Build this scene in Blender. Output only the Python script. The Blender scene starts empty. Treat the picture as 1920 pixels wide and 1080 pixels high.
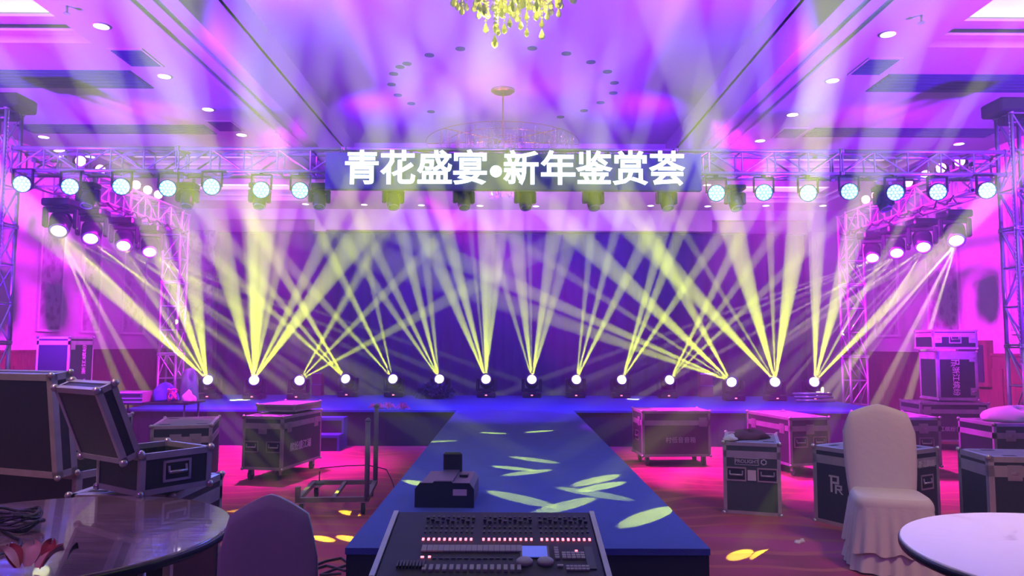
import bpy, math, random
from mathutils import Vector, Matrix, Euler
random.seed(7)
PI = math.pi
scene = bpy.context.scene
COL = scene.collection

# ------------------------------------------------------------------ camera, haze, exposure
FPX, H, YC = 1387.0, 1.45, 0.0
cam_data = bpy.data.cameras.new('camera')
cam_data.sensor_width = 36.0
cam_data.lens = FPX / 1920 * 36.0
cam_data.clip_end = 200
cam = bpy.data.objects.new('camera', cam_data)
COL.objects.link(cam)
CAM_M = (Matrix.Translation((0, 0, H)) @ Matrix.Rotation(math.radians(-0.2), 4, 'Z')
         @ Matrix.Rotation(math.radians(90 + 4.45), 4, 'X') @ Matrix.Rotation(math.radians(0.2), 4, 'Z'))
cam.matrix_world = CAM_M
scene.camera = cam

vs = scene.view_settings
scene.display_settings.display_device = 'sRGB'
vs.view_transform = 'Standard'
vs.look = 'None'
vs.gamma = 1.0
vs.use_curve_mapping = False
vs.exposure = -0.28

HAZE = 0.020
world = bpy.data.worlds.new('world')
scene.world = world
world.use_nodes = True
wn = world.node_tree
wn.nodes.clear()
wo = wn.nodes.new('ShaderNodeOutputWorld')
wb = wn.nodes.new('ShaderNodeBackground')
wb.inputs[0].default_value = (0.1, 0.05, 0.3, 1)
wb.inputs[1].default_value = 0.0
wn.links.new(wb.outputs[0], wo.inputs[0])
wv = wn.nodes.new('ShaderNodeVolumeScatter')
wv.inputs['Color'].default_value = (1, 1, 1, 1)
wv.inputs['Density'].default_value = HAZE
wv.inputs['Anisotropy'].default_value = 0.2
wn.links.new(wv.outputs[0], wo.inputs['Volume'])
scene.cycles.volume_bounces = 0
scene.cycles.max_bounces = 5
scene.cycles.diffuse_bounces = 2
scene.cycles.glossy_bounces = 2
scene.cycles.sample_clamp_indirect = 1.0
scene.cycles.use_light_tree = True
scene.cycles.use_denoising = True
scene.cycles.light_sampling_threshold = 0.0
scene.cycles.use_adaptive_sampling = True
scene.cycles.adaptive_threshold = 0.02

def ray(px, py):
    d = Vector(((px - 960) / FPX, -(py - 540) / FPX, -1))
    return (CAM_M.to_3x3() @ d).normalized()
CP = Vector((0, 0, H))
def at_d(px, py, Y):
    r = ray(px, py); return CP + r * (Y / r.y)
def on_z(px, py, z):
    r = ray(px, py); return CP + r * ((z - H) / r.z)

# ------------------------------------------------------------------ wash lamps (stage wash, added fill lamps without fixtures)
def quat_to(frm, to):
    return (Vector(to) - Vector(frm)).to_track_quat('-Z', 'Y')
def spot(name, loc, to, color, energy, size, blend=0.4, soft=0.05, parent=None):
    l = bpy.data.lights.new(name, 'SPOT')
    l.color = color; l.energy = energy; l.spot_size = math.radians(size); l.spot_blend = blend; l.shadow_soft_size = soft
    o = bpy.data.objects.new(name, l); COL.objects.link(o)
    o.matrix_world = Matrix.Translation(Vector(loc)) @ quat_to(loc, to).to_matrix().to_4x4()
    return o
VIOLET, MAGENTA, BLUE, WARM = (0.22, 0.006, 1.0), (0.85, 0.005, 1.0), (0.03, 0.05, 1.0), (1.0, 0.62, 0.42)
# added violet and pink fill for the ceiling and back header, no fixtures there
for sx in (-1, 1):
    spot('ceiling_fill', (sx * 8.0, 4.2, 1.2), (sx * 4.6, 9.5, 4.95), VIOLET, 13000, 76, 1.0, 0.25)
    spot('ceiling_fill', (sx * 3.0, 7.6, 4.6), (sx * 1.0, 11.5, 5.75), (0.20, 0.004, 1.0), 850, 150, 1.0, 0.2)
    spot('ceiling_fill', (sx * 2.9, 12.5, 4.9), (sx * 0.6, 14.5, 5.75), (0.20, 0.004, 1.0), 420, 150, 1.0, 0.2)
    spot('ceiling_fill', (sx * 5.4, 10.4, 4.0), (sx * 5.8, 12.2, 4.95), (0.8, 0.01, 0.9), 70, 150, 1.0, 0.15)
    spot('ceiling_fill', (sx * 4.9, 15.2, 3.0), (sx * 3.2, 18.9, 4.5), (0.9, 0.22, 0.85), 420, 120, 1.0, 0.2)
spot('ceiling_fill', (0, 15.6, 3.2), (0, 18.9, 4.6), (0.85, 0.2, 0.9), 300, 140, 1.0, 0.2)
# magenta washes across the walls and the carpet
for sx in (-1, 1):
    spot('wall_wash', (sx * 2.6, 9.6, 4.4), (sx * 8.5, 12.6, 2.0), MAGENTA, 12500 if sx > 0 else 9500, 62, 1.0, 0.2)
    spot('carpet_wash', (sx * 3.0, 9.6, 4.3), (sx * 3.9, 9.2, 0.0), (0.95, 0.005, 1.0), 4200, 72, 0.7, 0.1)
for sx in (-1, 1):
    spot('case_fill', (-sx * 1.2, 9.3, 3.4), (sx * 2.5, 8.4, 0.4), (1.0, 0.01, 0.75), 3800, 34, 0.8, 0.06)  # pink fill added to light the case sides
# blue wash over the stage floor and the catwalk
for x in (-4.2, -1.4, 1.4, 4.2):
    spot('stage_wash', (x, 9.6, 3.5), (x * 0.95, 12.0, 0.5), (0.12, 0.02, 1.0), 1500, 64, 0.9, 0.1)
spot('stage_wash', (0.0, 9.3, 3.5), (0.0, 10.2, 0.5), (0.35, 0.03, 1.0), 700, 55, 1.0, 0.1)
spot('stage_wash', (0.0, 15.5, 4.6), (0.0, 19.4, 2.2), (0.14, 0.03, 1.0), 420, 130, 1.0, 0.3)
# front of house: unseen lamps, placed as fill with no fixtures
spot('catwalk_wash', (0.0, 2.0, 4.6), (0.1, 5.6, 0.5), (0.04, 0.05, 1.0), 220, 60, 1.0, 0.3)
for sx in (-1, 1):
    spot('house_fill_lamp', (sx * 3.3, 2.4, 4.7), (sx * 2.9, 4.6, 0.0), WARM, 480, 74, 1.0, 0.25)
    spot('table_fill', (sx * 2.1, 3.4, 4.9), (sx * 2.0, 2.7, 0.75), (0.95, 0.62, 1.0) if sx > 0 else (0.55, 0.12, 1.0), 560 if sx > 0 else 260, 26, 0.8, 0.1)  # narrow fill added to brighten the two round tables
    spot('house_fill_lamp', (sx * 2.6, 0.3, 3.6), (sx * 2.2, 4.2, 0.7), (0.6, 0.10, 0.9), 150, 80, 1.0, 0.3)  # unseen purple fill added over the foreground

# ------------------------------------------------------------------ mesh helper
class MB:
    def __init__(s): s.v = []; s.f = []; s.sm = []
    def add(s, vs, fs, smooth=False, M=None):
        b = len(s.v)
        for v in vs:
            v = Vector(v)
            if M is not None: v = M @ v
            s.v.append(v[:])
        for f in fs:
            s.f.append([b + i for i in f]); s.sm.append(smooth)
        return s
    def box(s, x0, x1, y0, y1, z0, z1, M=None):
        v = [(x, y, z) for x in (x0, x1) for y in (y0, y1) for z in (z0, z1)]
        return s.add(v, [(0, 1, 3, 2), (4, 6, 7, 5), (0, 4, 5, 1), (2, 3, 7, 6), (0, 2, 6, 4), (1, 5, 7, 3)], False, M)
    def cbox(s, c, d, M=None):
        return s.box(c[0] - d[0] / 2, c[0] + d[0] / 2, c[1] - d[1] / 2, c[1] + d[1] / 2, c[2] - d[2] / 2, c[2] + d[2] / 2, M)
    def bbox(s, x0, x1, y0, y1, z0, z1, b=0.01, M=None):   # box with chamfered edges
        bm_v = []
        for x, sx in ((x0, 1), (x1, -1)):
            for y, sy in ((y0, 1), (y1, -1)):
                for z, sz in ((z0, 1), (z1, -1)):
                    bm_v += [(x + 0, y + sy * b, z + sz * b), (x + sx * b, y, z + sz * b), (x + sx * b, y + sy * b, z)]
        # corner index c = ix*4+iy*2+iz ; verts 3c (x-face), 3c+1 (y-face), 3c+2 (z-face)
        C = lambda ix, iy, iz, k: 3 * (ix * 4 + iy * 2 + iz) + k
        f = []
        for i in (0, 1):
            f.append([C(i, 0, 0, 0), C(i, 1, 0, 0), C(i, 1, 1, 0), C(i, 0, 1, 0)])
            f.append([C(0, i, 0, 1), C(1, i, 0, 1), C(1, i, 1, 1), C(0, i, 1, 1)])
            f.append([C(0, 0, i, 2), C(1, 0, i, 2), C(1, 1, i, 2), C(0, 1, i, 2)])
        for a in (0, 1):
            for c in (0, 1):
                f.append([C(a, c, 0, 0), C(a, c, 1, 0), C(a, c, 1, 1), C(a, c, 0, 1)])
                f.append([C(a, 0, c, 0), C(a, 1, c, 0), C(a, 1, c, 2), C(a, 0, c, 2)])
                f.append([C(0, a, c, 1), C(1, a, c, 1), C(1, a, c, 2), C(0, a, c, 2)])
                for e in (0, 1): f.append([C(a, c, e, 0), C(a, c, e, 1), C(a, c, e, 2)])
        return s.add(bm_v, f, False, M)
    def tube(s, p0, p1, r, n=8, r1=None, caps=True):
        p0, p1 = Vector(p0), Vector(p1); r1 = r if r1 is None else r1
        d = (p1 - p0)
        if d.length < 1e-6: return s
        q = d.to_track_quat('Z', 'Y').to_matrix()
        vs, fs = [], []
        for p, rr in ((p0, r), (p1, r1)):
            for i in range(n):
                a = 2 * PI * i / n
                vs.append(p + q @ Vector((math.cos(a) * rr, math.sin(a) * rr, 0)))
        for i in range(n): fs.append((i, (i + 1) % n, n + (i + 1) % n, n + i))
        s.add(vs, fs, n > 6)
        if caps:
            b = len(s.v) - 2 * n
            s.f.append([b + i for i in range(n)][::-1]); s.sm.append(False)
            s.f.append([b + n + i for i in range(n)]); s.sm.append(False)
        return s
    def path(s, pts, r, n=6):
        for a, b in zip(pts, pts[1:]): s.tube(a, b, r, n)
        return s
    def lathe(s, prof, n=16, M=None, smooth=True):          # profile of (r, z)
        vs, fs = [], []
        for r, z in prof:
            for i in range(n):
                a = 2 * PI * i / n
                vs.append((math.cos(a) * r, math.sin(a) * r, z))
        for k in range(len(prof) - 1):
            for i in range(n):
                j = (i + 1) % n
                fs.append((k * n + i, k * n + j, (k + 1) * n + j, (k + 1) * n + i))
        s.add(vs, fs, smooth, M)
        b = len(s.v) - len(vs)
        s.f.append([b + i for i in range(n)][::-1]); s.sm.append(False)
        s.f.append([b + (len(prof) - 1) * n + i for i in range(n)]); s.sm.append(False)
        return s
    def grid(s, P, smooth=True, M=None, close=False):        # P: rows of points
        m = len(P[0]); vs = [p for row in P for p in row]; fs = []
        for i in range(len(P) - 1):
            for j in range(m if close else m - 1):
                k = (j + 1) % m
                fs.append((i * m + j, i * m + k, (i + 1) * m + k, (i + 1) * m + j))
        return s.add(vs, fs, smooth, M)
    def prism(s, poly, d0, d1, axis='y', M=None):            # polygon in the two other axes, swept along axis
        def P(a, b, c):
            return (a, c, b) if axis == 'y' else ((c, a, b) if axis == 'x' else (a, b, c))
        n = len(poly)
        vs = [P(a, b, d0) for a, b in poly] + [P(a, b, d1) for a, b in poly]
        fs = [list(range(n))[::-1], [n + i for i in range(n)]] + [(i, (i + 1) % n, n + (i + 1) % n, n + i) for i in range(n)]
        return s.add(vs, fs, False, M)
    def mesh(s, name, mats):
        m = bpy.data.meshes.new(name)
        m.from_pydata(s.v, [], s.f)
        m.polygons.foreach_set('use_smooth', s.sm)
        for k in (mats if isinstance(mats, (list, tuple)) else [mats]): m.materials.append(k)
        import bmesh
        b = bmesh.new(); b.from_mesh(m); bmesh.ops.recalc_face_normals(b, faces=b.faces); b.to_mesh(m); b.free()
        m.update()
        return m
    def build(s, name, mat, parent=None, M=None, kind=None, label=None):
        o = bpy.data.objects.new(name, s.mesh(name, mat)); COL.objects.link(o)
        if parent is not None: o.parent = parent
        if M is not None: o.matrix_local = M
        if kind: o['kind'] = kind
        if label: o['label'] = label
        return o

def tag(o, label=None, cat=None, group=None, kind=None):
    if label: o['label'] = label
    if cat: o['category'] = cat
    if group: o['group'] = group
    if kind: o['kind'] = kind
    return o
def empty(name, loc, rz=0.0, label=None, cat=None, group=None):
    o = bpy.data.objects.new(name, None); COL.objects.link(o)
    o.empty_display_size = 0.1
    o.matrix_world = Matrix.Translation(Vector(loc)) @ Matrix.Rotation(math.radians(rz), 4, 'Z')
    return tag(o, label, cat, group)
def link_mesh(name, mesh, parent, M=None, label=None):
    o = bpy.data.objects.new(name, mesh); COL.objects.link(o)
    if parent is not None: o.parent = parent
    if M is not None: o.matrix_local = M
    if label: o['label'] = label
    return o
def copy_tree(o, parent=None):
    c = o.copy(); COL.objects.link(c)
    if parent is not None: c.parent = parent
    for ch in list(o.children):
        copy_tree(ch, c)
    return c
T = lambda x, y, z: Matrix.Translation((x, y, z))
R = lambda a, ax: Matrix.Rotation(math.radians(a), 4, ax)

# ------------------------------------------------------------------ materials
MATS = {}
def mat(name, col, rough=0.6, metal=0.0, emis=None, es=0.0, bump=0.0, bscale=40.0, var=0.0, vscale=6.0, spec=0.5, trans=0.0, coat=0.0):
    m = bpy.data.materials.new(name); m.use_nodes = True
    nt = m.node_tree; b = nt.nodes['Principled BSDF']
    b.inputs['Base Color'].default_value = (*col, 1); b.inputs['Roughness'].default_value = rough
    b.inputs['Metallic'].default_value = metal; b.inputs['Specular IOR Level'].default_value = spec
    b.inputs['Transmission Weight'].default_value = trans; b.inputs['Coat Weight'].default_value = coat
    if emis:
        b.inputs['Emission Color'].default_value = (*emis, 1); b.inputs['Emission Strength'].default_value = es
    if var or bump:
        tc = nt.nodes.new('ShaderNodeTexCoord')
    if var:
        n = nt.nodes.new('ShaderNodeTexNoise'); n.inputs['Scale'].default_value = vscale; n.inputs['Detail'].default_value = 6
        nt.links.new(tc.outputs['Object'], n.inputs['Vector'])
        r = nt.nodes.new('ShaderNodeValToRGB')
        r.color_ramp.elements[0].position = 0.3; r.color_ramp.elements[1].position = 0.7
        r.color_ramp.elements[0].color = (*[c * (1 - var) for c in col], 1)
        r.color_ramp.elements[1].color = (*[min(1, c * (1 + var)) for c in col], 1)
        nt.links.new(n.outputs['Fac'], r.inputs['Fac']); nt.links.new(r.outputs['Color'], b.inputs['Base Color'])
    if bump:
        n2 = nt.nodes.new('ShaderNodeTexNoise'); n2.inputs['Scale'].default_value = bscale; n2.inputs['Detail'].default_value = 4
        nt.links.new(tc.outputs['Object'], n2.inputs['Vector'])
        bp = nt.nodes.new('ShaderNodeBump'); bp.inputs['Strength'].default_value = bump; bp.inputs['Distance'].default_value = 0.02
        nt.links.new(n2.outputs['Fac'], bp.inputs['Height']); nt.links.new(bp.outputs['Normal'], b.inputs['Normal'])
    MATS[name] = m
    return m
def ramp(nt, src, stops):
    r = nt.nodes.new('ShaderNodeValToRGB'); e = r.color_ramp.elements
    while len(e) < len(stops): e.new(0.5)
    for k, (p, c) in enumerate(stops): e[k].position = p; e[k].color = (*c, 1)
    nt.links.new(src, r.inputs['Fac']); return r

PAINT = mat('ceiling_paint', (0.80, 0.78, 0.84), 0.7, var=0.03, vscale=1.0)
WALLP = mat('wall_paint', (0.72, 0.66, 0.70), 0.75, var=0.05, vscale=2.0)
TRIMW = mat('trim_paint', (0.85, 0.80, 0.84), 0.5)
DARKVENT = mat('vent_metal', (0.05, 0.035, 0.16), 0.7)
LAMINATE = mat('black_laminate', (0.014, 0.016, 0.028), 0.38, bump=0.15, bscale=120, spec=0.45)
GREYLAM = mat('grey_laminate', (0.045, 0.058, 0.060), 0.45, bump=0.15, bscale=120)
ALU = mat('brushed_aluminium', (0.62, 0.60, 0.66), 0.38, 0.55, var=0.12, vscale=9)
STEEL = mat('zinc_steel', (0.75, 0.72, 0.76), 0.28, 0.7)
ALUTOP = mat('scuffed_lid_laminate', (0.26, 0.23, 0.26), 0.5, 0.1, var=0.25, vscale=5)
FOAM = mat('black_foam', (0.008, 0.008, 0.012), 0.95, bump=0.6, bscale=60)
RUBBER = mat('black_rubber', (0.015, 0.015, 0.018), 0.7)
BLACKP = mat('black_plastic', (0.010, 0.010, 0.016), 0.35)
TRUSSM = mat('truss_aluminium', (0.50, 0.48, 0.56), 0.35, 0.6)
LABELW = mat('white_print', (0.72, 0.70, 0.76), 0.6)
PAPER = mat('paper_white', (0.78, 0.74, 0.74), 0.8)
COVER = mat('white_chair_cover', (0.80, 0.76, 0.80), 0.75, bump=0.12, bscale=25)
CLOTHW = mat('white_cloth', (0.80, 0.76, 0.82), 0.7, bump=0.25, bscale=9)
LED_W = mat('panel_white', (0.9, 0.9, 0.9), 0.5, emis=(1.0, 0.90, 0.98), es=1.15)
DOWN = mat('downlight_glass', (0.9, 0.9, 0.9), 0.5, emis=(1.0, 0.90, 0.96), es=9)
LENSY = mat('beam_lens', (0.9, 0.9, 0.7), 0.3, emis=(1.0, 1.0, 0.42), es=3.2)
LENSD = mat('dark_lens', (0.03, 0.03, 0.06), 0.1)
PARB = mat('blue_led_lens', (0.5, 0.8, 1.0), 0.3, emis=(0.0, 0.35, 1.0), es=2.2)
PARB2 = mat('blue_led_lens_core', (0.8, 0.95, 1.0), 0.3, emis=(0.45, 0.95, 1.0), es=2.4)
PARM = mat('pink_led_lens', (1.0, 0.6, 0.7), 0.3, emis=(1.0, 0.42, 0.58), es=8)
REDLED = mat('red_display', (0.4, 0.1, 0.1), 0.4, emis=(1.0, 0.16, 0.22), es=5)
GLYPH = mat('sign_letter_led', (0.8, 0.95, 1.0), 0.4, emis=(0.80, 1.0, 1.0), es=3.0)
SIGNB = mat('sign_board', (0.045, 0.06, 0.14), 0.6)
DRAPE = mat('indigo_drape', (0.045, 0.012, 0.20), 0.9, var=0.10, vscale=2.0)
SKIRT = mat('black_stage_skirt', (0.012, 0.014, 0.035), 0.8)
STAGEC = mat('blue_stage_carpet', (0.045, 0.075, 0.42), 0.85, bump=0.3, bscale=140, var=0.08, vscale=4)
GOLD = mat('gold_metal', (0.75, 0.55, 0.28), 0.3, 0.9)
CRYSTAL = mat('crystal_glass', (0.95, 0.92, 0.80), 0.08, 0.0, spec=1.0, coat=1.0)
WOODB = mat('brown_wood_box', (0.32, 0.13, 0.07), 0.6)
CABLE = mat('cable_rubber', (0.012, 0.012, 0.016), 0.45)
PINKT = mat('pink_tinsel', (0.95, 0.10, 0.45), 0.35, 0.3)
BUSHM = mat('dark_leaf', (0.03, 0.02, 0.12), 0.7)
RUSTY = mat('trolley_steel', (0.22, 0.20, 0.19), 0.45, 0.5)
REDC = mat('maroon_cloth', (0.10, 0.02, 0.03), 0.9)
CREAM = mat('cream_petal', (0.72, 0.42, 0.36), 0.7)
REDP = mat('red_petal', (0.42, 0.05, 0.06), 0.7)
SCREEN = mat('blue_screen', (0.05, 0.08, 0.4), 0.3, emis=(0.10, 0.15, 0.95), es=0.85)
KEYC = mat('cream_key', (0.62, 0.56, 0.52), 0.55)
KEYD = mat('dark_key', (0.02, 0.02, 0.035), 0.5)
CONS = mat('console_steel', (0.018, 0.011, 0.045), 0.6, spec=0.25)
PINKC = mat('pink_ribbon', (0.9, 0.05, 0.45), 0.5)
BLUEC = mat('blue_cloth', (0.05, 0.06, 0.5), 0.8)
BAG = mat('grey_film', (0.35, 0.33, 0.36), 0.4)
HAZERC = mat('hazer_shell', (0.14, 0.10, 0.15), 0.42)

def wood_panel():
    m = mat('wainscot_wood', (0.16, 0.05, 0.05), 0.45); nt = m.node_tree; b = nt.nodes['Principled BSDF']
    tc = nt.nodes.new('ShaderNodeTexCoord'); mp = nt.nodes.new('ShaderNodeMapping'); mp.inputs['Scale'].default_value = (6, 6, 0.8)
    nt.links.new(tc.outputs['Object'], mp.inputs['Vector'])
    n = nt.nodes.new('ShaderNodeTexNoise'); n.inputs['Scale'].default_value = 4; n.inputs['Detail'].default_value = 8
    nt.links.new(mp.outputs[0], n.inputs['Vector'])
    r = ramp(nt, n.outputs['Fac'], [(0.3, (0.10, 0.035, 0.04)), (0.7, (0.24, 0.08, 0.07))])
    nt.links.new(r.outputs['Color'], b.inputs['Base Color']); return m
WAINS = wood_panel()
def damask():
    m = mat('damask_fabric', (0.5, 0.45, 0.5), 0.6); nt = m.node_tree; b = nt.nodes['Principled BSDF']
    tc = nt.nodes.new('ShaderNodeTexCoord')
    v = nt.nodes.new('ShaderNodeTexVoronoi'); v.inputs['Scale'].default_value = 5.5; v.feature = 'SMOOTH_F1'
    n = nt.nodes.new('ShaderNodeTexNoise'); n.inputs['Scale'].default_value = 7; n.inputs['Detail'].default_value = 3; n.inputs['Distortion'].default_value = 1.8
    nt.links.new(tc.outputs['Object'], v.inputs['Vector']); nt.links.new(tc.outputs['Object'], n.inputs['Vector'])
    a = nt.nodes.new('ShaderNodeMath'); a.operation = 'MULTIPLY'
    nt.links.new(v.outputs['Distance'], a.inputs[0]); nt.links.new(n.outputs['Fac'], a.inputs[1])
    r = ramp(nt, a.outputs[0], [(0.10, (0.34, 0.28, 0.34)), (0.24, (0.62, 0.56, 0.62))])
    nt.links.new(r.outputs['Color'], b.inputs['Base Color']); return m
DAMASK = damask()
def carpet():
    m = mat('patterned_carpet', (0.3, 0.06, 0.05), 0.95); nt = m.node_tree; b = nt.nodes['Principled BSDF']
    tc = nt.nodes.new('ShaderNodeTexCoord')
    n = nt.nodes.new('ShaderNodeTexNoise'); n.inputs['Scale'].default_value = 0.55; n.inputs['Detail'].default_value = 2; n.inputs['Distortion'].default_value = 1.2
    nt.links.new(tc.outputs['Object'], n.inputs['Vector'])
    r = ramp(nt, n.outputs['Fac'], [(0.40, (0.36, 0.04, 0.10)), (0.47, (0.26, 0.05, 0.06)), (0.56, (0.42, 0.06, 0.13))])
    w = nt.nodes.new('ShaderNodeTexWave'); w.wave_type = 'RINGS'; w.inputs['Scale'].default_value = 0.9; w.inputs['Distortion'].default_value = 9.0
    w.inputs['Detail'].default_value = 1.0; w.inputs['Detail Scale'].default_value = 0.9
    nt.links.new(tc.outputs['Object'], w.inputs['Vector'])
    r2 = ramp(nt, w.outputs['Fac'], [(0.86, (0, 0, 0)), (0.93, (1, 1, 1))])
    mx = nt.nodes.new('ShaderNodeMixRGB'); mx.inputs[2].default_value = (0.44, 0.12, 0.09, 1)
    nt.links.new(r2.outputs['Color'], mx.inputs[0]); nt.links.new(r.outputs['Color'], mx.inputs[1])
    f = nt.nodes.new('ShaderNodeTexNoise'); f.inputs['Scale'].default_value = 90; nt.links.new(tc.outputs['Object'], f.inputs['Vector'])
    bp = nt.nodes.new('ShaderNodeBump'); bp.inputs['Strength'].default_value = 0.5; bp.inputs['Distance'].default_value = 0.01
    nt.links.new(f.outputs['Fac'], bp.inputs['Height']); nt.links.new(bp.outputs['Normal'], b.inputs['Normal'])
    nt.links.new(mx.outputs[0], b.inputs['Base Color']); return m
CARPET = carpet()
def tablewood():
    m = mat('lacquered_plywood', (0.4, 0.3, 0.3), 0.16, spec=0.9, coat=1.0); nt = m.node_tree; b = nt.nodes['Principled BSDF']
    tc = nt.nodes.new('ShaderNodeTexCoord'); mp = nt.nodes.new('ShaderNodeMapping'); mp.inputs['Scale'].default_value = (1.2, 9, 1)
    nt.links.new(tc.outputs['Object'], mp.inputs['Vector'])
    n = nt.nodes.new('ShaderNodeTexNoise'); n.inputs['Scale'].default_value = 3; n.inputs['Detail'].default_value = 8
    nt.links.new(mp.outputs[0], n.inputs['Vector'])
    r = ramp(nt, n.outputs['Fac'], [(0.3, (0.16, 0.10, 0.13)), (0.7, (0.28, 0.19, 0.22))])
    nt.links.new(r.outputs['Color'], b.inputs['Base Color'])
    bp = nt.nodes.new('ShaderNodeBump'); bp.inputs['Strength'].default_value = 0.25; bp.inputs['Distance'].default_value = 0.01
    nt.links.new(n.outputs['Fac'], bp.inputs['Height']); nt.links.new(bp.outputs['Normal'], b.inputs['Normal']); return m
PLY = tablewood()
def marble():
    m = mat('white_sheet_top', (0.8, 0.78, 0.82), 0.35); nt = m.node_tree; b = nt.nodes['Principled BSDF']
    tc = nt.nodes.new('ShaderNodeTexCoord')
    n = nt.nodes.new('ShaderNodeTexNoise'); n.inputs['Scale'].default_value = 2.2; n.inputs['Detail'].default_value = 5; n.inputs['Distortion'].default_value = 1.5
    nt.links.new(tc.outputs['Object'], n.inputs['Vector'])
    r = ramp(nt, n.outputs['Fac'], [(0.30, (0.60, 0.56, 0.62)), (0.40, (0.82, 0.80, 0.84)), (0.8, (0.86, 0.84, 0.88))])
    nt.links.new(r.outputs['Color'], b.inputs['Base Color'])
    bp = nt.nodes.new('ShaderNodeBump'); bp.inputs['Strength'].default_value = 0.35; bp.inputs['Distance'].default_value = 0.03
    nt.links.new(n.outputs['Fac'], bp.inputs['Height']); nt.links.new(bp.outputs['Normal'], b.inputs['Normal']); return m
SHEET = marble()

def text(name, s, size, mt, parent, M, bold=0.0, extrude=0.001, spacing=1.0):
    """lettering as a mesh; bold thickens the strokes"""
    c = bpy.data.curves.new(name, 'FONT'); c.body = s; c.size = size; c.extrude = extrude; c.bevel_depth = bold; c.bevel_resolution = 0
    c.align_x = 'CENTER'; c.align_y = 'CENTER'; c.space_character = spacing; c.resolution_u = 3
    tmp = bpy.data.objects.new(name, c); COL.objects.link(tmp)
    me = bpy.data.meshes.new_from_object(tmp.evaluated_get(bpy.context.evaluated_depsgraph_get()))
    bpy.data.objects.remove(tmp); bpy.data.curves.remove(c)
    me.name = name; me.materials.clear(); me.materials.append(mt)
    return link_mesh(name, me, parent, M)

# ------------------------------------------------------------------ the room
ZC, ZR, XW, YB = 4.95, 5.75, 8.5, 18.9
def struct(name, mb, m, parent=None): return mb.build(name, m, parent, kind='structure' if parent is None else None)
struct('floor', MB().box(-XW, XW, -4, 19.8, -0.1, 0), CARPET)
for sx, side in ((-1, 'left'), (1, 'right')):
    struct('wall_' + side, MB().box(min(sx * XW, sx * (XW + .2)), max(sx * XW, sx * (XW + .2)), -4, 19.8, 1.34, ZC + 1), WALLP)
    a, b = sorted((sx * (XW - .03), sx * (XW + .2)))
    w = MB().box(a, b, -4, 19.0, 0, 1.30)
    for k in range(22):                                    # raised fields of the wainscot
        y = -3.6 + k * 1.02
        a2, b2 = sorted((sx * (XW - .05), sx * (XW - .02)))
        w.box(a2, b2, y, y + 0.82, 0.22, 1.08)
    struct('baseboard_' + side, w, WAINS)
    a, b = sorted((sx * (XW - .06), sx * (XW + .2)))
    struct('trim_1' if sx < 0 else 'trim_2', MB().box(a, b, -4, 19.0, 1.30, 1.345), WAINS)
    # damask panels in white frames
    ys = [(9.9, 10.5), (11.3, 11.9), (13.35, 13.98), (14.7, 15.28), (16.25, 17.2)] if sx < 0 else [(11.2, 12.45), (13.9, 14.9), (16.1, 17.1)]
    for k, (y0, y1) in enumerate(ys):
        f = MB(); t = .05
        x0, x1 = sorted((sx * (XW - .045), sx * (XW + .01)))
        z0, z1 = 1.72, 4.3
        f.box(x0, x1, y0 - t, y0, z0 - t, z1 + t).box(x0, x1, y1, y1 + t, z0 - t, z1 + t).box(x0, x1, y0, y1, z0 - t, z0).box(x0, x1, y0, y1, z1, z1 + t)
        fr = f.build('trim_%d' % (3 + k + (0 if sx < 0 else 5)), TRIMW); fr['kind'] = 'structure'
        x0, x1 = sorted((sx * (XW - .02), sx * (XW + .01)))
        MB().box(x0, x1, y0, y1, z0, z1).build('damask_panel', DAMASK, fr)
struct('wall_rear', MB().box(-XW - .2, XW + .2, -4.2, -4, 0, 6), WALLP)
# back wall: white header with steps above the drape
def X_at(px): return at_d(px, 430, YB).x
def Z_at(py, px=960): return at_d(px, py, YB).z
bw = MB()
hz = [(330, 400, 431), (400, 590, 411), (590, 612, 433), (612, 1310, 432), (1310, 1335, 434), (1335, 1522, 413), (1522, 1592, 434)]
for a, b, y in hz:
    bw.box(X_at(a), X_at(b), YB, YB + .25, Z_at(y, (a + b) / 2), ZC)
bw.box(-XW, X_at(330), YB, YB + .25, 0, ZC).box(X_at(1592), XW, YB, YB + .25, 0, ZC)
struct('wall_back', bw, WALLP)
struct('wall_behind', MB().box(-XW, XW, 19.75, 19.95, 0, ZC), WALLP)
for a, b, k in ((335, 400, 11), (1522, 1590, 12)):
    pm = MB().box(X_at(a), X_at(b), YB + .02, YB + .22, 0, Z_at(432)).box(X_at(a) + .12, X_at(b) - .12, YB - .02, YB + .05, 0.3, Z_at(440))
    struct('trim_%d' % k, pm, DAMASK if k == 11 else WALLP)
# low side ceilings with light coffers
cz = MB()
COF = [(6.3, 8.4), (13.4, 14.78), (16.0, 17.8)]
for sx in (-1, 1):
    def bx(xa, xb, ya, yb, z0=ZC, z1=ZC + .45):
        a, b = sorted((sx * xa, sx * xb)); cz.box(a, b, ya, yb, z0, z1)
    bx(3.95, 4.88, -4, 19.8); bx(7.7, XW, -4, 19.8)
    y = -4
    for c0, c1 in COF: bx(4.88, 7.7, y, c0); y = c1
    bx(4.88, 7.7, y, 19.8)
    # stepped cornice round the high centre
    cn = MB()
    for xa, xb, z0 in ((3.85, 3.95, ZC - .03), (3.72, 3.85, ZC + .0), (3.60, 3.72, ZC - .05), (3.46, 3.60, ZC - .02), (3.32, 3.46, ZC - .07)):
        a_, b_ = sorted((sx * xa, sx * xb)); cn.box(a_, b_, -4, 15.5, z0, ZC + .45)
    struct('trim_%d' % (13 if sx < 0 else 14), cn, PAINT)
    bx(3.32, 3.42, -4, 15.5, ZC + .4, ZR)
cz.box(-3.95, 3.95, 15.5, 19.8, ZC, ZC + .45).box(-3.42, 3.42, 15.5, 15.6, ZC + .4, ZR)
cz.box(-3.42, 3.42, -4, 15.6, ZR, ZR + .1)
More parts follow.
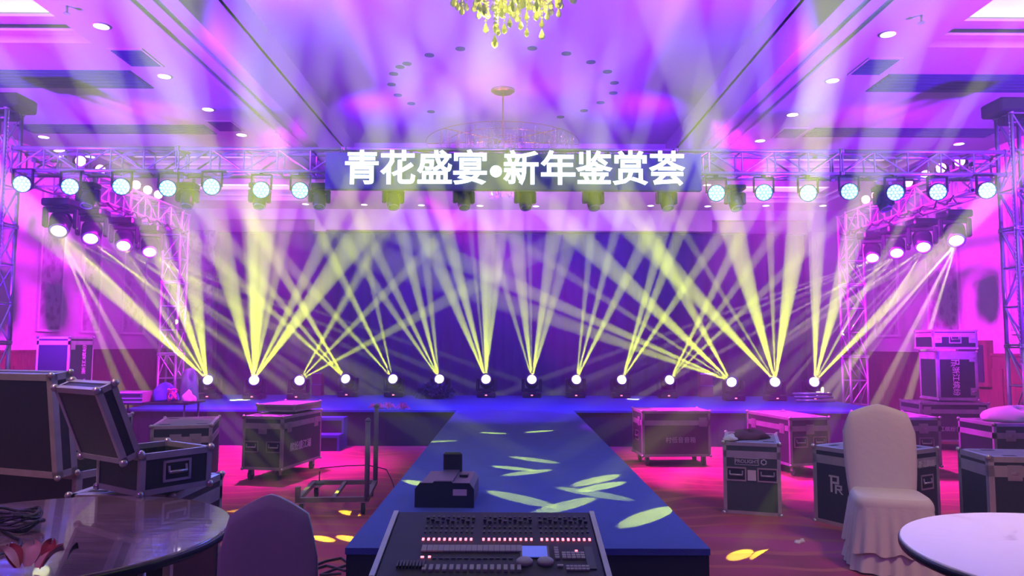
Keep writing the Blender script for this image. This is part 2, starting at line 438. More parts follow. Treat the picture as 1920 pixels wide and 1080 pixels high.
struct('ceiling', cz, PAINT)
for sx in (-1, 1):
    for k, (c0, c1) in enumerate(COF):
        e = empty('light_coffer', (sx * 6.29, (c0 + c1) / 2, ZC), 0,
                  ['bright rectangular ceiling light panel, nearest on the %s side', 'glowing ceiling light panel seen through the truss on the %s side', 'farthest ceiling light panel by the back wall on the %s side'][k] % ('left' if sx < 0 else 'right'), 'ceiling light', 'recessed light panels in the side ceilings')
        hx, hy = 1.41, (c1 - c0) / 2
        fr = MB()
        for i in (0, 1):
            t0 = 0.11 * i; t1 = t0 + .11; za, zb = 0.10 + .12 * i, 0.13 + .12 * i
            fr.box(-hx, hx, hy - t1, hy, za, zb).box(-hx, hx, -hy, -hy + t1, za, zb).box(-hx, -hx + t1, -hy, hy, za, zb).box(hx - t1, hx, -hy, hy, za, zb)
        fr.build('tray_frame', TRIMW, e)
        MB().box(-hx + .02, hx - .02, -hy + .02, hy - .02, 0.36, 0.38).build('light_diffuser', LED_W, e)
# small light panel near the top right
e = empty('square_downlight', (4.15, 7.02, ZC), 0, 'small bright ceiling light at the top edge, right of centre', 'ceiling light')
MB().box(-.2, .2, -.16, .16, -.015, .0).build('panel_frame', TRIMW, e)
MB().box(-.17, .17, -.13, .13, -.02, -.012).build('light_diffuser', DOWN, e)
# dark slots and square vents
for sx, side in ((-1, 'left'), (1, 'right')):
    for n_, (y0, y1) in enumerate(((9.25, 9.9), (11.6, 12.1))):
        s = empty('air_slot', (sx * 6.4, (y0 + y1) / 2, ZC - .003), 0, '%s long dark air slot in the %s ceiling' % (('nearer', 'farther')[n_], side), 'air vent', 'long air slots')
        g = MB()
        hy = (y1 - y0) / 2
        for k in range(5): g.box(-1.5, 1.5, -hy + .04 + k * (2 * hy - .08) / 5, -hy + .04 + k * (2 * hy - .08) / 5 + .03, -.02, -.008)
        g.build('slat', DARKVENT, s)
        MB().box(-1.52, 1.52, -hy, hy, -.008, .0).build('backing', DARKVENT, s)
for n_, (x, y, l) in enumerate(((-4.58, 8.83, 'dark square air vent in the left ceiling nearest the camera'), (-4.57, 11.65, 'smaller looking square air vent farther along the left ceiling'),
                (4.56, 9.0, 'dark square air vent in the right ceiling nearest the camera'), (4.6, 11.9, 'smaller looking square air vent farther along the right ceiling'))):
    v = empty('square_vent', (x, y, ZC), 0, l, 'air vent', 'square ceiling vents')
    MB().box(-.21, .21, -.29, .29, -.012, 0).build('vent_frame', TRIMW, v)
    g = MB().box(-.18, .18, -.25, .25, -.016, -.011)
    for k in range(12): g.box(-.18, .18, -.245 + k * .042, -.235 + k * .042, -.022, -.015)
    g.build('vent_grille', DARKVENT, v)
# downlights
DL = [(190, 48), (308, 142), (390, 204), (453, 252), (82, 256), (169, 293), (357, 380), (573, 382), (1665, 63), (1561, 150), (1486, 214), (1425, 263),
      (1798, 269), (1645, 337), (1326, 346), (683, 383), (790, 384), (900, 385), (1005, 386), (1110, 386), (1220, 385), (1327, 386), (1436, 385), (1543, 385)]
ring_m = MB().lathe([(.075, -.012), (.095, -.012), (.095, 0), (.075, 0)], 20).mesh('trim_ring', TRIMW)
disc_m = MB().lathe([(.078, -.014), (.078, -.006)], 20).mesh('lamp', DOWN)
side_of = lambda px: 'left' if px < 640 else ('right' if px > 1280 else 'middle')
ordn = ['first', 'second', 'third', 'fourth', 'fifth', 'sixth', 'seventh', 'eighth', 'ninth', 'tenth', 'eleventh', 'twelfth']
rowc = {}
for px, py in DL:
    p = on_z(px, py, ZC)
    rowname = ('in the %s ceiling row beside the cornice' % side_of(px)) if (py < 270 and 180 < px < 1700) else ('in the row in front of the back wall') if py > 376 else ('near the outer edge of the %s ceiling' % side_of(px))
    key = rowname; rowc[key] = rowc.get(key, 0) + 1
    how = 'nearest first' if 'cornice' in rowname else ('from the left' if 'back wall' in rowname else 'nearest first')
    d = empty('downlight', p, 0, '%s round lit downlight %s, %s' % (ordn[rowc[key] - 1], rowname, how), 'downlight', 'lit round downlights')
    link_mesh('trim_ring', ring_m, d); link_mesh('lamp', disc_m, d)
# ring of unlit downlights on the high ceiling
off_m = MB().lathe([(.072, -.01), (.072, 0)], 16).mesh('unlit_lamp', DARKVENT)
for px, py in [(805, 103), (863, 91), (998, 90), (1062, 100), (1108, 116), (1139, 134), (1152, 155), (1150, 174), (1126, 192), (1095, 207), (1051, 219), (808, 209), (771, 194), (746, 178), (734, 158), (738, 138), (763, 119), (750, 125)]:
    o = link_mesh('unlit_downlight', off_m, None); o.location = on_z(px, py, ZR)
    tag(o, 'small dark unlit downlight in the ring round the far chandelier', 'downlight', 'ring of unlit downlights')
for px, py, s in ((125, 25, 'left'), (1728, 42, 'right')):
    p = on_z(px, py, ZC - .08)
    k = empty('sprinkler', p, 0, 'small ceiling sprinkler by the %s near light panel' % s, 'sprinkler')
    MB().tube((0, 0, 0.01), (0, 0, .08), .012, 8).build('stem', STEEL, k)
    MB().lathe([(.035, -.006), (.035, 0.0), (.012, .01)], 12).build('deflector', STEEL, k)
# drape behind the stage
P = []
for i in range(2):
    row = []
    for j in range(261):
        x = X_at(398) + (X_at(1524) - X_at(398)) * j / 260
        row.append((x, 19.45 + .05 * math.sin(j * 0.9) + .02 * math.sin(j * 2.3), 0.0 if i == 0 else 4.4))
    P.append(row)
dr = MB().grid(P); P2 = [[(x, y + .02, z) for x, y, z in r] for r in P]; dr.grid(P2)
dr.box(X_at(395), X_at(1526), 19.4, 19.5, 4.38, 4.42)
tag(dr.build('stage_curtain', DRAPE), 'wide dark indigo curtain hanging behind the stage', 'curtain')

# ------------------------------------------------------------------ stage, catwalk, steps
ZS, YS0, YS1 = 0.515, 10.8, 14.0
st = empty('stage', (0, YS0, 0), 0, 'low wide stage with blue carpet and black skirt', 'stage')
MB().box(-5.6, 5.6, 0, YS1 - YS0, ZS - .03, ZS).build('stage_deck', STAGEC, st)
sk = MB().box(-5.58, 5.58, .03, YS1 - YS0 - .03, 0, ZS - .03)
for k in range(56): sk.box(-5.58 + k * .2, -5.58 + k * .2 + .02, .022, .03, 0.01, ZS - .03)
sk.build('stage_skirt', SKIRT, st)
cw = empty('catwalk', (0.09, 3.505, 0), 0, 'long blue carpeted catwalk running from the stage to the console', 'catwalk')
MB().box(-.845, .845, 0, YS0 - 3.505 - .005, ZS - .03, ZS).build('catwalk_deck', STAGEC, cw)
MB().box(-.84, .84, .006, YS0 - 3.505 - .01, 0, ZS - .03).build('catwalk_skirt', SKIRT, cw)
# ------- blue steps beside the stage
sp = empty('stage_steps', (-2.72, 10.52, 0), 0, 'small two step stair with blue edges leaning against the stage front', 'steps')
MB().box(-.40, .40, .0, .25, .39, .43).box(-.40, .40, -.26, .0, .18, .22).build('tread', STAGEC, sp)
for x in (-.40, .37): MB().prism([(-.26, 0), (.25, 0), (.25, .39), (0, .39), (0, .18), (-.26, .18)], x, x + .03, 'x').build('side_panel', STAGEC, sp)
MB().box(-.37, .37, -.24, -.22, 0, .18).box(-.37, .37, .02, .04, .2, .39).build('riser', SKIRT, sp)

# ------------------------------------------------------------------ trusses
def truss_mesh(L, s=0.3, r=0.024, step=0.5, braces=True):
    """square box truss of length L along +X, centred on the axis"""
    m = MB(); h = s / 2
    for y in (-h, h):
        for z in (-h, h): m.tube((0, y, z), (L, y, z), r, 8)
    n = max(1, round(L / step)); d = L / n
    for i in range(n + 1):
        x = min(max(i * d, .015), L - .015)
        for a, b in (((-h, -h), (-h, h)), ((h, -h), (h, h)), ((-h, -h), (h, -h)), ((-h, h), (h, h))):
            m.tube((x, a[0], a[1]), (x, b[0], b[1]), .011, 6, caps=False)
    for i in range(n):
        x0, x1 = i * d, (i + 1) * d
        if i % 2: x0, x1 = x1, x0
        for y in (-h, h): m.tube((x0, y, -h), (x1, y, h), .011, 6, caps=False)
        for z in (-h, h): m.tube((x0, -h, z), (x1, h, z), .011, 6, caps=False)
    for x in (0.012, L - .012):                             # end plates
        for y in (-h, h):
            for z in (-h, h): m.tube((x - .012, y, z), (x + .012, y, z), r + .012, 8)
    return m
def truss(name, label, p0, p1, nseg, s=0.3, step=0.5, group=None):
    p0, p1 = Vector(p0), Vector(p1); L = (p1 - p0).length
    e = empty(name, p0, 0, label, 'truss', group)
    q = (p1 - p0).to_track_quat('X', 'Z').to_matrix().to_4x4()
    me = truss_mesh(L / nseg, s, step=step).mesh('truss_section', TRUSSM)
    for k in range(nseg): link_mesh('truss_section', me, e, q @ T(L / nseg * k, 0, 0))
    return e
FT_Y = 9.05
front_truss = truss('front_truss', 'long silver box truss across the room carrying the lit sign', (-6.1, FT_Y, 3.70), (6.1, FT_Y, 3.70), 6, 0.28, 0.45)
truss('side_truss', 'box truss with four moving heads above the left side of the stage', (-5.9, 9.3, 3.62), (-5.9, 12.85, 3.62), 2, 0.34, 0.4, 'side trusses')
truss('side_truss', 'box truss with four moving heads above the right side of the stage', (6.08, 9.3, 3.62), (6.08, 12.85, 3.62), 2, 0.34, 0.4, 'side trusses')
def tower(x, y, top, label, s=0.28):
    e = empty('truss_tower', (x, y, 0), 0, label, 'truss tower', 'upright truss towers')
    n = 3; L = (top - .02) / n
    me = truss_mesh(L, s, step=.45).mesh('tower_section', TRUSSM)
    for k in range(n): link_mesh('tower_section', me, e, T(0, 0, .02 + k * L) @ R(-90, 'Y'))
    MB().bbox(-.35, .35, -.35, .35, 0, .02, .005).build('base_plate', STEEL, e)
    return e
for sx, side in ((-1, 'left'), (1, 'right')):
    t = tower(sx * 6.32, FT_Y, 4.35, 'tall front truss tower at the %s edge of the picture' % side)
    hb = MB().bbox(-.30, .30, -.2, .2, 4.35, 4.52, .02)
    hb.build('top_block', BLACKP, t)
    MB().tube((-.18, 0, 4.27), (.18, 0, 4.27), .06, 12).build('pulley', BLACKP, t)
    c = MB()
    for k in range(60): c.lathe([(.006, -.012), (.011, 0), (.006, .012)], 5, T(-sx * .19, -.17, 4.2 - k * .05))
    c.tube((-sx * .19, -.17, 1.25), (-sx * .19, -.17, 4.3), .004, 5)
    c.build('hoist_chain', STEEL, t)
    tower(sx * 6.1 if sx > 0 else -5.95, 13.1, 3.8, 'rear truss tower at the back end of the %s side truss' % side, 0.3)

# ------------------------------------------------------------------ LED sign
sg = empty('led_sign', ((at_d(963, 321, FT_Y - .3)).x, FT_Y - .31, 3.56), 0, 'long sign with glowing white Chinese lettering on the front truss', 'sign')
tl, br = at_d(611, 286, FT_Y - .3), at_d(1316, 358, FT_Y - .3)
W = (br.x - tl.x) / 2
z0, z1 = br.z - 3.56, tl.z - 3.56
MB().bbox(-W, W, .0, .09, z0, z1, .008).build('sign_board', SIGNB, sg)
bk = MB()
for x in (-1.8, -.6, .6, 1.8): bk.box(x - .02, x + .02, .09, .12, z0 + .05, z1 + .02)
bk.build('hanging_bracket', STEEL, sg)
chars = '青花盛宴·新年鉴赏荟'
centers = [680, 747, 816, 882, 930, 977, 1046, 1113, 1181, 1249]
for ch, cx in zip(chars, centers):
    p = at_d(cx, 320.5 + (cx - 680) * .003, FT_Y - .27)
    if ch == '·':
        MB().lathe([(.072, -.014), (.072, 0)], 24, R(90, 'X')).build('lettering', GLYPH, sg, T(p.x - sg.location.x, -.004, p.z - 3.56 - .01))
    else:
        text('lettering', ch, 0.435, GLYPH, sg, T(p.x - sg.location.x, -.016, p.z - 3.56) @ R(90, 'X'), bold=.009, extrude=.001)

# ------------------------------------------------------------------ lamps
STEELD = mat("dark_painted_steel", (0.16, 0.14, 0.22), 0.35)
def head_parts(e, M, r=0.12, L=0.33, lens=LENSY, lr=None):
    """head body built along local +Z of M (pivot at origin)"""
    lr = lr or r * .66
    body = MB().lathe([(r * .45, -L * .55), (r * .8, -L * .5), (r * .95, -L * .30), (r, 0), (r * 1.0, L * .25), (r * .92, L * .42), (r * .80, L * .45), (r * .78, L * .41)], 20)
    for k in range(5): body.lathe([(r * 1.0, -L * .28 + k * .022), (r * 1.04, -L * .275 + k * .022), (r * 1.0, -L * .265 + k * .022)], 20)
    h = body.build('head', BLACKP, e, M)
    MB().lathe([(r * .86, L * .40), (r * .90, L * .47), (r * .72, L * .47), (r * .72, L * .41)], 20).build('front_ring', STEELD, h)
    MB().lathe([(lr * .7, L * .40), (lr, L * .42), (lr * .6, L * .455), (lr * .1, L * .465)], 20).build('lens', lens, h)
    return h
STEELD = mat('dark_painted_steel', (0.16, 0.14, 0.22), 0.35)
def moving_head(loc, aim, label, group, hang=False, lens=LENSY, size=1.0, lamp_on=True):
    e = empty('moving_head_lamp', loc, 0, label, 'stage light', group)
    s = -1 if hang else 1
    w, d, bh = .17 * size, .13 * size, .09 * size
    pz = s * (.29 * size)
    aim_v = Vector(aim) - (Vector(loc) + Vector((0, 0, pz)))
    yaw = math.atan2(aim_v.y, aim_v.x) - PI / 2
    b = MB()
    z0, z1 = sorted((0, s * bh))
    b.bbox(-w, w, -d, d, z0, z1, .018 * size)
    z0, z1 = sorted((s * bh, s * (bh + .02)))
    b.lathe([(.09 * size, z0), (.09 * size, z1)], 16)
    b.build('base', BLACKP, e)
    if hang:
        for cx in (-.08, .08): MB().box(cx - .02, cx + .02, -.02, .02, 0, .055).build('hook_clamp', STEEL, e)
    else:
        MB().box(-.045, .045, -d - .002, -d + .001, .03, .065).build('display', BLACKP, e)
        MB().box(-.018, .018, -d - .004, -d - .001, .038, .056).build('display_light', REDLED, e)
    Y = Matrix.Rotation(yaw, 4, 'Z')
    yk = MB(); aw = .155 * size
    za, zb = s * (bh + .02), pz
    z0, z1 = sorted((za, za + s * .05 * size))
    yk.bbox(-aw - .03, aw + .03, -.05 * size, .05 * size, z0, z1, .01)
    for x in (-aw, aw):
        z0, z1 = sorted((za, zb + s * .05 * size))
        yk.bbox(x - .028, x + .028, -.065 * size, .065 * size, z0, z1, .012)
    yk.build('yoke', BLACKP, e, Y)
    q = aim_v.to_track_quat('Z', 'X').to_matrix().to_4x4()
    head_parts(e, T(0, 0, pz) @ q, .115 * size, .34 * size, lens, .085 * size)
    return e, Vector(loc) + Vector((0, 0, pz))

def lean_point(o, px, py, K):
    """point on pixel ray whose forward lean is K metres per metre of height above o"""
    r = ray(px, py); t = (o.y + K * (o.z - H)) / (r.y + K * r.z)
    if t <= 0: t = 30
    return CP + r * t

YEL = (0.83, 1.0, 0.03)
BEAM_E = 80000.0
# px, py, (depth), list of beams: (px, py, cone degrees, energy factor), lean
LEAN = 2.2
ST = [
 (395, 708, 12.9, [(275, 606, 5.5, 1.5), (288, 560, 2.4, .8), (329, 548, 4.5, 1.2), (350, 440, 5.0, .9)], LEAN),
 (478, 708, 12.9, [(414, 463, 5.0, 1.0), (468, 420, 3.0, .8), (489, 460, 5.5, 1.5), (536, 425, 2.6, .7), (604, 458, 2.8, .8), (653, 469, 4.6, 1.2)], LEAN),
 (560, 710, 12.9, [(611, 624, 2.2, .6), (653, 557, 2.2, .5), (720, 552, 2.4, .8), (850, 557, 3.4, .8)], LEAN),
 (653, 704, 13.5, [(530, 511, 2.8, 1.4), (517, 556, 2.5, 1.1), (500, 575, 2.8, 1.3)], LEAN),
 (740, 704, 13.5, [(597, 557, 3.0, .8), (611, 462, 2.4, .9), (680, 450, 2.0, .6), (636, 504, 1.6, .6)], LEAN),
 (826, 704, 13.5, [(678, 497, 2.8, .8), (692, 444, 2.6, .9), (748, 413, 2.8, 1.0), (796, 465, 2.4, .6)], LEAN),
 (912, 704, 13.5, [(782, 400, 3.6, 1.0), (819, 360, 3.0, 1.2), (882, 430, 1.1, .5), (912, 395, 3.6, 1.3), (942, 405, 3.0, 1.0)], LEAN),
 (997, 704, 13.5, [(930, 480, 2.2, .6), (967, 441, 3.6, .9), (993, 465, 1.2, .45), (1044, 406, 3.4, 1.0), (1069, 448, 3.4, .7)], LEAN),
 (1079, 704, 13.5, [(1108, 448, 1.8, .8), (1155, 430, 2.0, 1.0), (1206, 458, 3.0, 1.1)], LEAN),
 (1163, 705, 13.5, [(1215, 540, 2.5, 1.2), (1277, 430, 2.6, 1.2), (1300, 515, 2.6, 1.3)], LEAN),
 (1251, 706, 13.5, [(1365, 490, 2.5, 1.2), (1400, 510, 2.3, .9), (1460, 520, 2.4, 1.0)], LEAN),
 (1375, 713, 12.9, [(1118, 603, 3.0, 1.2), (1104, 622, 4.2, .8), (1065, 515, 1.8, .6), (1110, 468, 3.8, 1.3), (1252, 500, 3.2, 1.0)], LEAN),
 (1452, 712, 12.9, [(1190, 430, 4.0, 1.4), (1312, 483, 1.4, .6), (1376, 440, 4.2, 1.5), (1443, 413, 1.5, .8), (1496, 434, 4.2, 1.6)], LEAN),
 (1522, 712, 12.9, [(1530, 520, 3.2, 1.2), (1575, 535, 4.0, 1.2), (1589, 604, 1.6, .8), (1656, 582, 3.8, 1.5)], LEAN),
]
words_st = ['leftmost', 'second from the left', 'third from the left', 'fourth from the left', 'fifth from the left', 'sixth from the left', 'seventh from the left', 'seventh from the right',
            'sixth from the right', 'fifth from the right', 'fourth from the right', 'third from the right', 'second from the right', 'rightmost']
for k, (px, py, Y, beams, K) in enumerate(ST):
    lensp = at_d(px, py, Y)
    loc = Vector((lensp.x, Y, ZS))
    pivot0 = loc + Vector((0, 0, .29))
    mean = Vector((0, 0, 0)); tg = []
    for b in beams:
        p = lean_point(Vector((lensp.x, Y, lensp.z)), b[0], b[1], K); tg.append(p); mean += (p - lensp).normalized()
    aim = pivot0 + mean.normalized() * 3 + Vector((0, -1.6, 0))
    e, pv = moving_head(loc, aim, 'stage floor lamp throwing yellow beams, %s in the row' % words_st[k], 'moving heads along the back of the stage')
    dirv = (aim - pv).normalized(); src = pv + dirv * .20
    boost = 1.35 if k in (0, 1, 11, 12, 13) else 1.0
    for (b, p) in zip(beams, tg):
        spot('beam_light', src, p, YEL, BEAM_E * b[3] * boost * (3.6 / b[2]) ** .7, b[2] * .86, 0.3, 0.012)

# side truss moving heads, shining down across the catwalk
TR = [
 (-1, 113, 421, 9.75, [(225, 721, 2.6, 1.0), (263, 708, 2.6, 1.1), (300, 606, 2.4, 1.4), (338, 633, 1.6, .7)]),
 (-1, 172, 436, 10.45, [(330, 640, 1.7, .7), (382, 601, 2.0, .9), (460, 668, 2.0, .8)]),
 (-1, 233, 450, 11.2, [(360, 640, 1.8, .9), (420, 600, 2.0, .8), (489, 640, 2.2, 1.0), (470, 560, 1.5, .6)]),
 (-1, 281, 463, 11.95, [(467, 542, 1.5, .8), (468, 530, 1.2, .6), (458, 576, 1.8, .9), (552, 626, 1.8, .8)]),
 (1, 1635, 470, 12.35, [(1507, 519, 1.3, .9), (1500, 540, 1.2, .6), (1448, 553, 1.8, .8)]),
 (1, 1680, 459, 11.7, [(1596, 508, 1.6, 1.0), (1560, 553, 1.8, .9), (1590, 575, 1.6, .8)]),
 (1, 1729, 443, 11.0, [(1615, 527, 2.0, 1.1), (1600, 590, 1.6, .8), (1680, 530, 2.0, 1.0), (1640, 560, 1.2, .5)]),
 (1, 1790, 428, 10.3, [(1700, 752, 2.4, 1.5), (1641, 752, 2.6, 1.5), (1689, 552, 3.2, 1.6), (1670, 597, 1.2, .6)]),
]
# the pools of light they leave on catwalk and carpet: pixel, height of the surface
POOLS = {0: [(962, 878, ZS, 1.5), (605, 1010, 0, 1.6), (655, 1010, 0, 1.7)], 1: [(925, 812, ZS, 1.1), (795, 908, ZS, 1.5)], 2: [(1110, 925, ZS, 1.5), (655, 962, 0, 1.4)], 3: [(1000, 862, ZS, 1.3), (975, 935, ZS, 1.6)],
         4: [(1012, 809, ZS, 1.0), (1120, 900, ZS, 1.3)], 5: [(1215, 968, ZS, 1.6), (1060, 948, ZS, 1.6)], 6: [(1130, 912, ZS, 1.3), (1388, 1040, 0, 1.6), (1430, 1040, 0, 1.6)], 7: [(1545, 1010, 0, 1.7), (590, 915, .15, 1.5), (990, 886, ZS, 1.3)]}
wt = ['nearest', 'second nearest', 'third nearest', 'farthest']
for k, (sx, px, py, Y, beams) in enumerate(TR):
    lensp = at_d(px, py, Y)
    loc = Vector((lensp.x, Y, 3.45 - .085))
    side = 'left' if sx < 0 else 'right'
    dist = wt[k] if sx < 0 else wt[::-1][k - 4]
    dirs = []; tgt = []
    for b in beams:
        # the beam comes down on the floor behind the stage (or between cases and wall for the steep ones)
        yl = 772 if abs(b[0] - px) > 95 and k not in (0, 7) else 800
        xl = px + (b[0] - px) * (yl - py) / (b[1] - py)
        tgt.append(on_z(xl, yl, 0))
    mean = Vector((-sx * .35, -.75, -.75))
    pv0 = loc + Vector((0, 0, -.30))
    aim = pv0 + mean.normalized() * 3
    e, pv = moving_head(loc, aim, 'hanging moving head lamp, %s of four on the %s side truss' % (dist, side), 'moving heads hung from the side trusses', hang=True, size=1.12)
    src = pv + (aim - pv).normalized() * .215
    for b, p in zip(beams, tgt):
        spot('beam_light', src, p, YEL if sx < 0 else (1.0, 0.94, 0.40), BEAM_E * 1.7 * b[3] * (2.6 / b[2]) ** .7, b[2] * .95, 0.3, 0.012)
    for (x, y, z, c_) in POOLS[k]:
        spot('beam_light', src, on_z(x, y, z), YEL, BEAM_E * .5, c_ * .62, 0.2, 0.008)

# unlit moving heads under the front truss
for px, py, l in ((150, 372, 'leftmost dark unlit moving head on the front truss'), (478, 374, 'dark unlit moving head beside the two brightest blue lamps on the left'), (592, 374, 'dark unlit moving head just left of the sign'),
               (733, 378, 'dark unlit moving head under the left end of the sign'), (868, 378, 'dark unlit moving head under the sign, left of its centre'),
               (985, 378, 'dark unlit moving head under the sign, right of its centre'), (1115, 378, 'dark unlit moving head under the right half of the sign'), (1255, 378, 'dark unlit moving head under the right end of the sign'), (1386, 378, 'dark unlit moving head between the first two blue lamps right of the sign'),
               (340, 372, 'dark unlit moving head beside the middle blue lamp on the left'), (1670, 378, 'rightmost dark unlit moving head on the front truss')):
    p = at_d(px, py, FT_Y)
    moving_head((p.x, FT_Y + .17, 3.535 - .06), (p.x + .2, FT_Y - .6, 1.5), l, 'unlit moving heads on the front truss', hang=True, lens=LENSD, size=.70)

# blue LED cans facing the camera
def par_can(loc, aim, label, group, lens, core=None, r=.1, hook=1, name='par_can', top=None):
    e = empty(name, loc, 0, label, 'stage light', group)
    v = Vector(aim) - Vector(loc)
    q = v.to_track_quat('Z', 'Y').to_matrix().to_4x4()
    b = MB().lathe([(r * .5, -.15), (r * .85, -.14), (r * .95, -.05), (r, .0), (r, .03), (r * .93, .03), (r * .93, .012)], 20)
    b.build('can', BLACKP, e, q)
    MB().lathe([(r * .92, .008), (r * .92, .016)], 20).build('lens', lens, e, q)
    if core:
        g = MB()
        for rr, n in ((.0, 1), (.4, 6), (.74, 12)):
            for i in range(n):
                a = 2 * PI * i / n
                g.lathe([(r * .15, .016), (r * .10, .022)], 8, T(math.cos(a) * rr * r, math.sin(a) * rr * r, 0))
        g.build('diode_array', core, e, q)
    y = MB(); h = hook * r * 10
    y.box(-r - .02, -r - .01, -.02, .02, *sorted((0, h * .17))).box(r + .01, r + .02, -.02, .02, *sorted((0, h * .17))).box(-r - .02, r + .02, -.02, .02, *sorted((h * .17, h * .18)))
    y.box(-.02, .02, -.025, .025, *sorted((h * .18, h * .23 if top is None else top - loc[2])))
    y.build('yoke', BLACKP, e)
    return e
BL = [(42, 345), (132, 350), (228, 350), (315, 353), (397, 350), (490, 356), (563, 357), (1343, 362), (1432, 361), (1515, 362), (1592, 359), (1678, 361), (1758, 360), (1850, 357)]
for k, (px, py) in enumerate(BL):
    p = at_d(px, py, FT_Y - .182)
    n = ordn[k if k < 7 else k - 7]
    lab = 'glowing blue LED can on the front truss, %s %s' % (n, 'from the left edge' if k < 7 else 'to the right of the sign')
    par_can(p, (p.x * .55, 0.0, 1.2), lab, 'blue LED cans on the front truss', PARB, PARB2, .105, top=max(3.53, p.z + .185))
    near = 1.0 if 4 < k < 10 else .5
    spot('can_light', p + Vector((0, -.05, -.012)), (p.x * .55, 0.0, 1.0), (0.04, 0.07, 1.0), 70 * near, 85, 1.0, .05)
    if near == 1.0: spot('can_light', p + Vector((0, -.05, -.012)), (p.x * .9, 0.0, 2.9), (0.04, 0.20, 1.0), 150, 150, 1.0, .05)
PK = [(110, 298, -1), (150, 309, -1), (187, 331, -1), (254, 362, -1), (276, 363, -1), (296, 374, -1),
      (1800, 303, 1), (1765, 315, 1), (1736, 337, 1), (1703, 345, 1), (1643, 370, 1), (1624, 378, 1)]
for k, (px, py, sx) in enumerate(PK):
    X = -5.9 if sx < 0 else 6.08
    r = ray(px, py); p = CP + r * (X / r.x)
    p.z = max(p.z, 3.955)
    par_can(p, (-X * .55, 1.0, 1.6), 'glowing pink lamp on top of the %s side truss, %s from the front' % ('left' if sx < 0 else 'right', ordn[k % 6]), 'pink lamps on the side trusses', PARM, None, .075, -1, 'pink_lamp', top=3.818)

# beam pipe clutter on the side trusses: cable loops
for sx, X in ((-1, -5.9), (1, 6.08)):
    c = MB()
    for k in range(9):
        y = 9.6 + k * .37; pts = []
        for t in range(9):
            a = t / 8
            pts.append((X - sx * .225 + random.uniform(-.02, .02), y + a * .38, 3.44 - .07 * math.sin(PI * a) * random.uniform(.7, 1.2)))
        c.path(pts, .012, 5)
    tag(c.build('power_cable', CABLE), 'black power cable looped along the %s side truss' % ('left' if sx < 0 else 'right'), 'cable')

# ------------------------------------------------------------------ chandeliers
def strand_mesh(L, r, seed):
    rnd = random.Random(seed); m = MB()
    n = int(L / (r * 2.3)); z = 0
    for i in range(n):
        rr = r * rnd.uniform(.8, 1.1)
        m.lathe([(rr * .15, z), (rr, z - rr), (rr * .15, z - 2 * rr)], 4, smooth=False); z -= r * 2.3
    m.lathe([(r * .2, z), (r * 1.0, z - r * 2.0), (r * 2.0, z - r * 4.6), (r * 1.5, z - r * 6.2), (r * .2, z - r * 7.2)], 6, smooth=False)
    return m
def chandelier(cx, cy, zb, label, R0, drop, br, n_strands, seed, zt=ZR):
    e = empty('crystal_chandelier', (cx, cy, zb), 0, label, 'chandelier', 'crystal chandeliers')
    rnd = random.Random(seed)
    zc = zt - zb
    MB().lathe([(.16, zc - .05), (.20, zc - .02), (.20, zc)], 24).build('canopy', GOLD, e)
    MB().tube((0, 0, drop + .05), (0, 0, zc - .04), .012, 8).build('rod', GOLD, e)
    fr = MB()
    for rr in (R0, R0 * .72, R0 * .42):
        z = drop
        for i in range(40):
            a, b = 2 * PI * i / 40, 2 * PI * (i + 1) / 40
            fr.tube((rr * math.cos(a), rr * math.sin(a), z), (rr * math.cos(b), rr * math.sin(b), z), .005, 5, caps=False)
    for i in range(8):
        a = 2 * PI * i / 8; fr.tube((0, 0, drop + .05), (R0 * math.cos(a), R0 * math.sin(a), drop), .008, 5)
    fr.build('frame', GOLD, e)
    meshes = [strand_mesh(drop * f, br, seed + k).mesh('crystal_strand', CRYSTAL) for k, f in enumerate((.35, .5, .65, .8))]
    stuff = MB()
    for i in range(n_strands):
        rr = R0 * math.sqrt(rnd.random()); a = rnd.uniform(0, 2 * PI)
        prof = 1 - (rr / R0) ** 1.5 * .62
        f = prof * rnd.uniform(.62, 1.0)
        x, y = rr * math.cos(a), rr * math.sin(a)
        if i < 100:
            k = min(3, max(0, int(f * 4)))
            base = (.35, .5, .65, .8)[k]
            o = link_mesh('crystal_strand', meshes[k], e, T(x, y, drop) @ Matrix.Diagonal((1, 1, f * .93 / base, 1)))
        else:
            sm = strand_mesh(drop * f * .85, br * .8, i)
            stuff.add(sm.v, sm.f, False, T(x, y, drop))
    if n_strands > 100:
        o = stuff.build('crystal_fringe', CRYSTAL, e); o['kind'] = 'stuff'
    return e
p = on_z(943, 169, ZR)
chandelier(p.x, p.y, 3.80, 'far crystal chandelier hanging behind the lit sign', 1.28, 1.02, .016, 260, 3)
chandelier(0.02, 6.35, 4.02, 'near crystal chandelier at the top edge of the picture', 0.95, 1.35, .016, 260, 5)
for n_, (x, y, z, c, en) in enumerate(((p.x, p.y, 4.35, (1, .12, .75), 70), (.02, 6.35, 4.5, (1, .9, .06), 26))):  # point lights added among the crystals to make them sparkle pink and yellow
    for k in range(4):
        a = PI / 4 + k * PI / 2; r_ = .55 if n_ == 0 else .35
        l = bpy.data.lights.new('sparkle_light', 'POINT'); l.color = c; l.energy = en / 4; l.shadow_soft_size = .03
        o = bpy.data.objects.new('sparkle_light', l); COL.objects.link(o); o.location = (x + r_ * math.cos(a), y + r_ * math.sin(a), z)

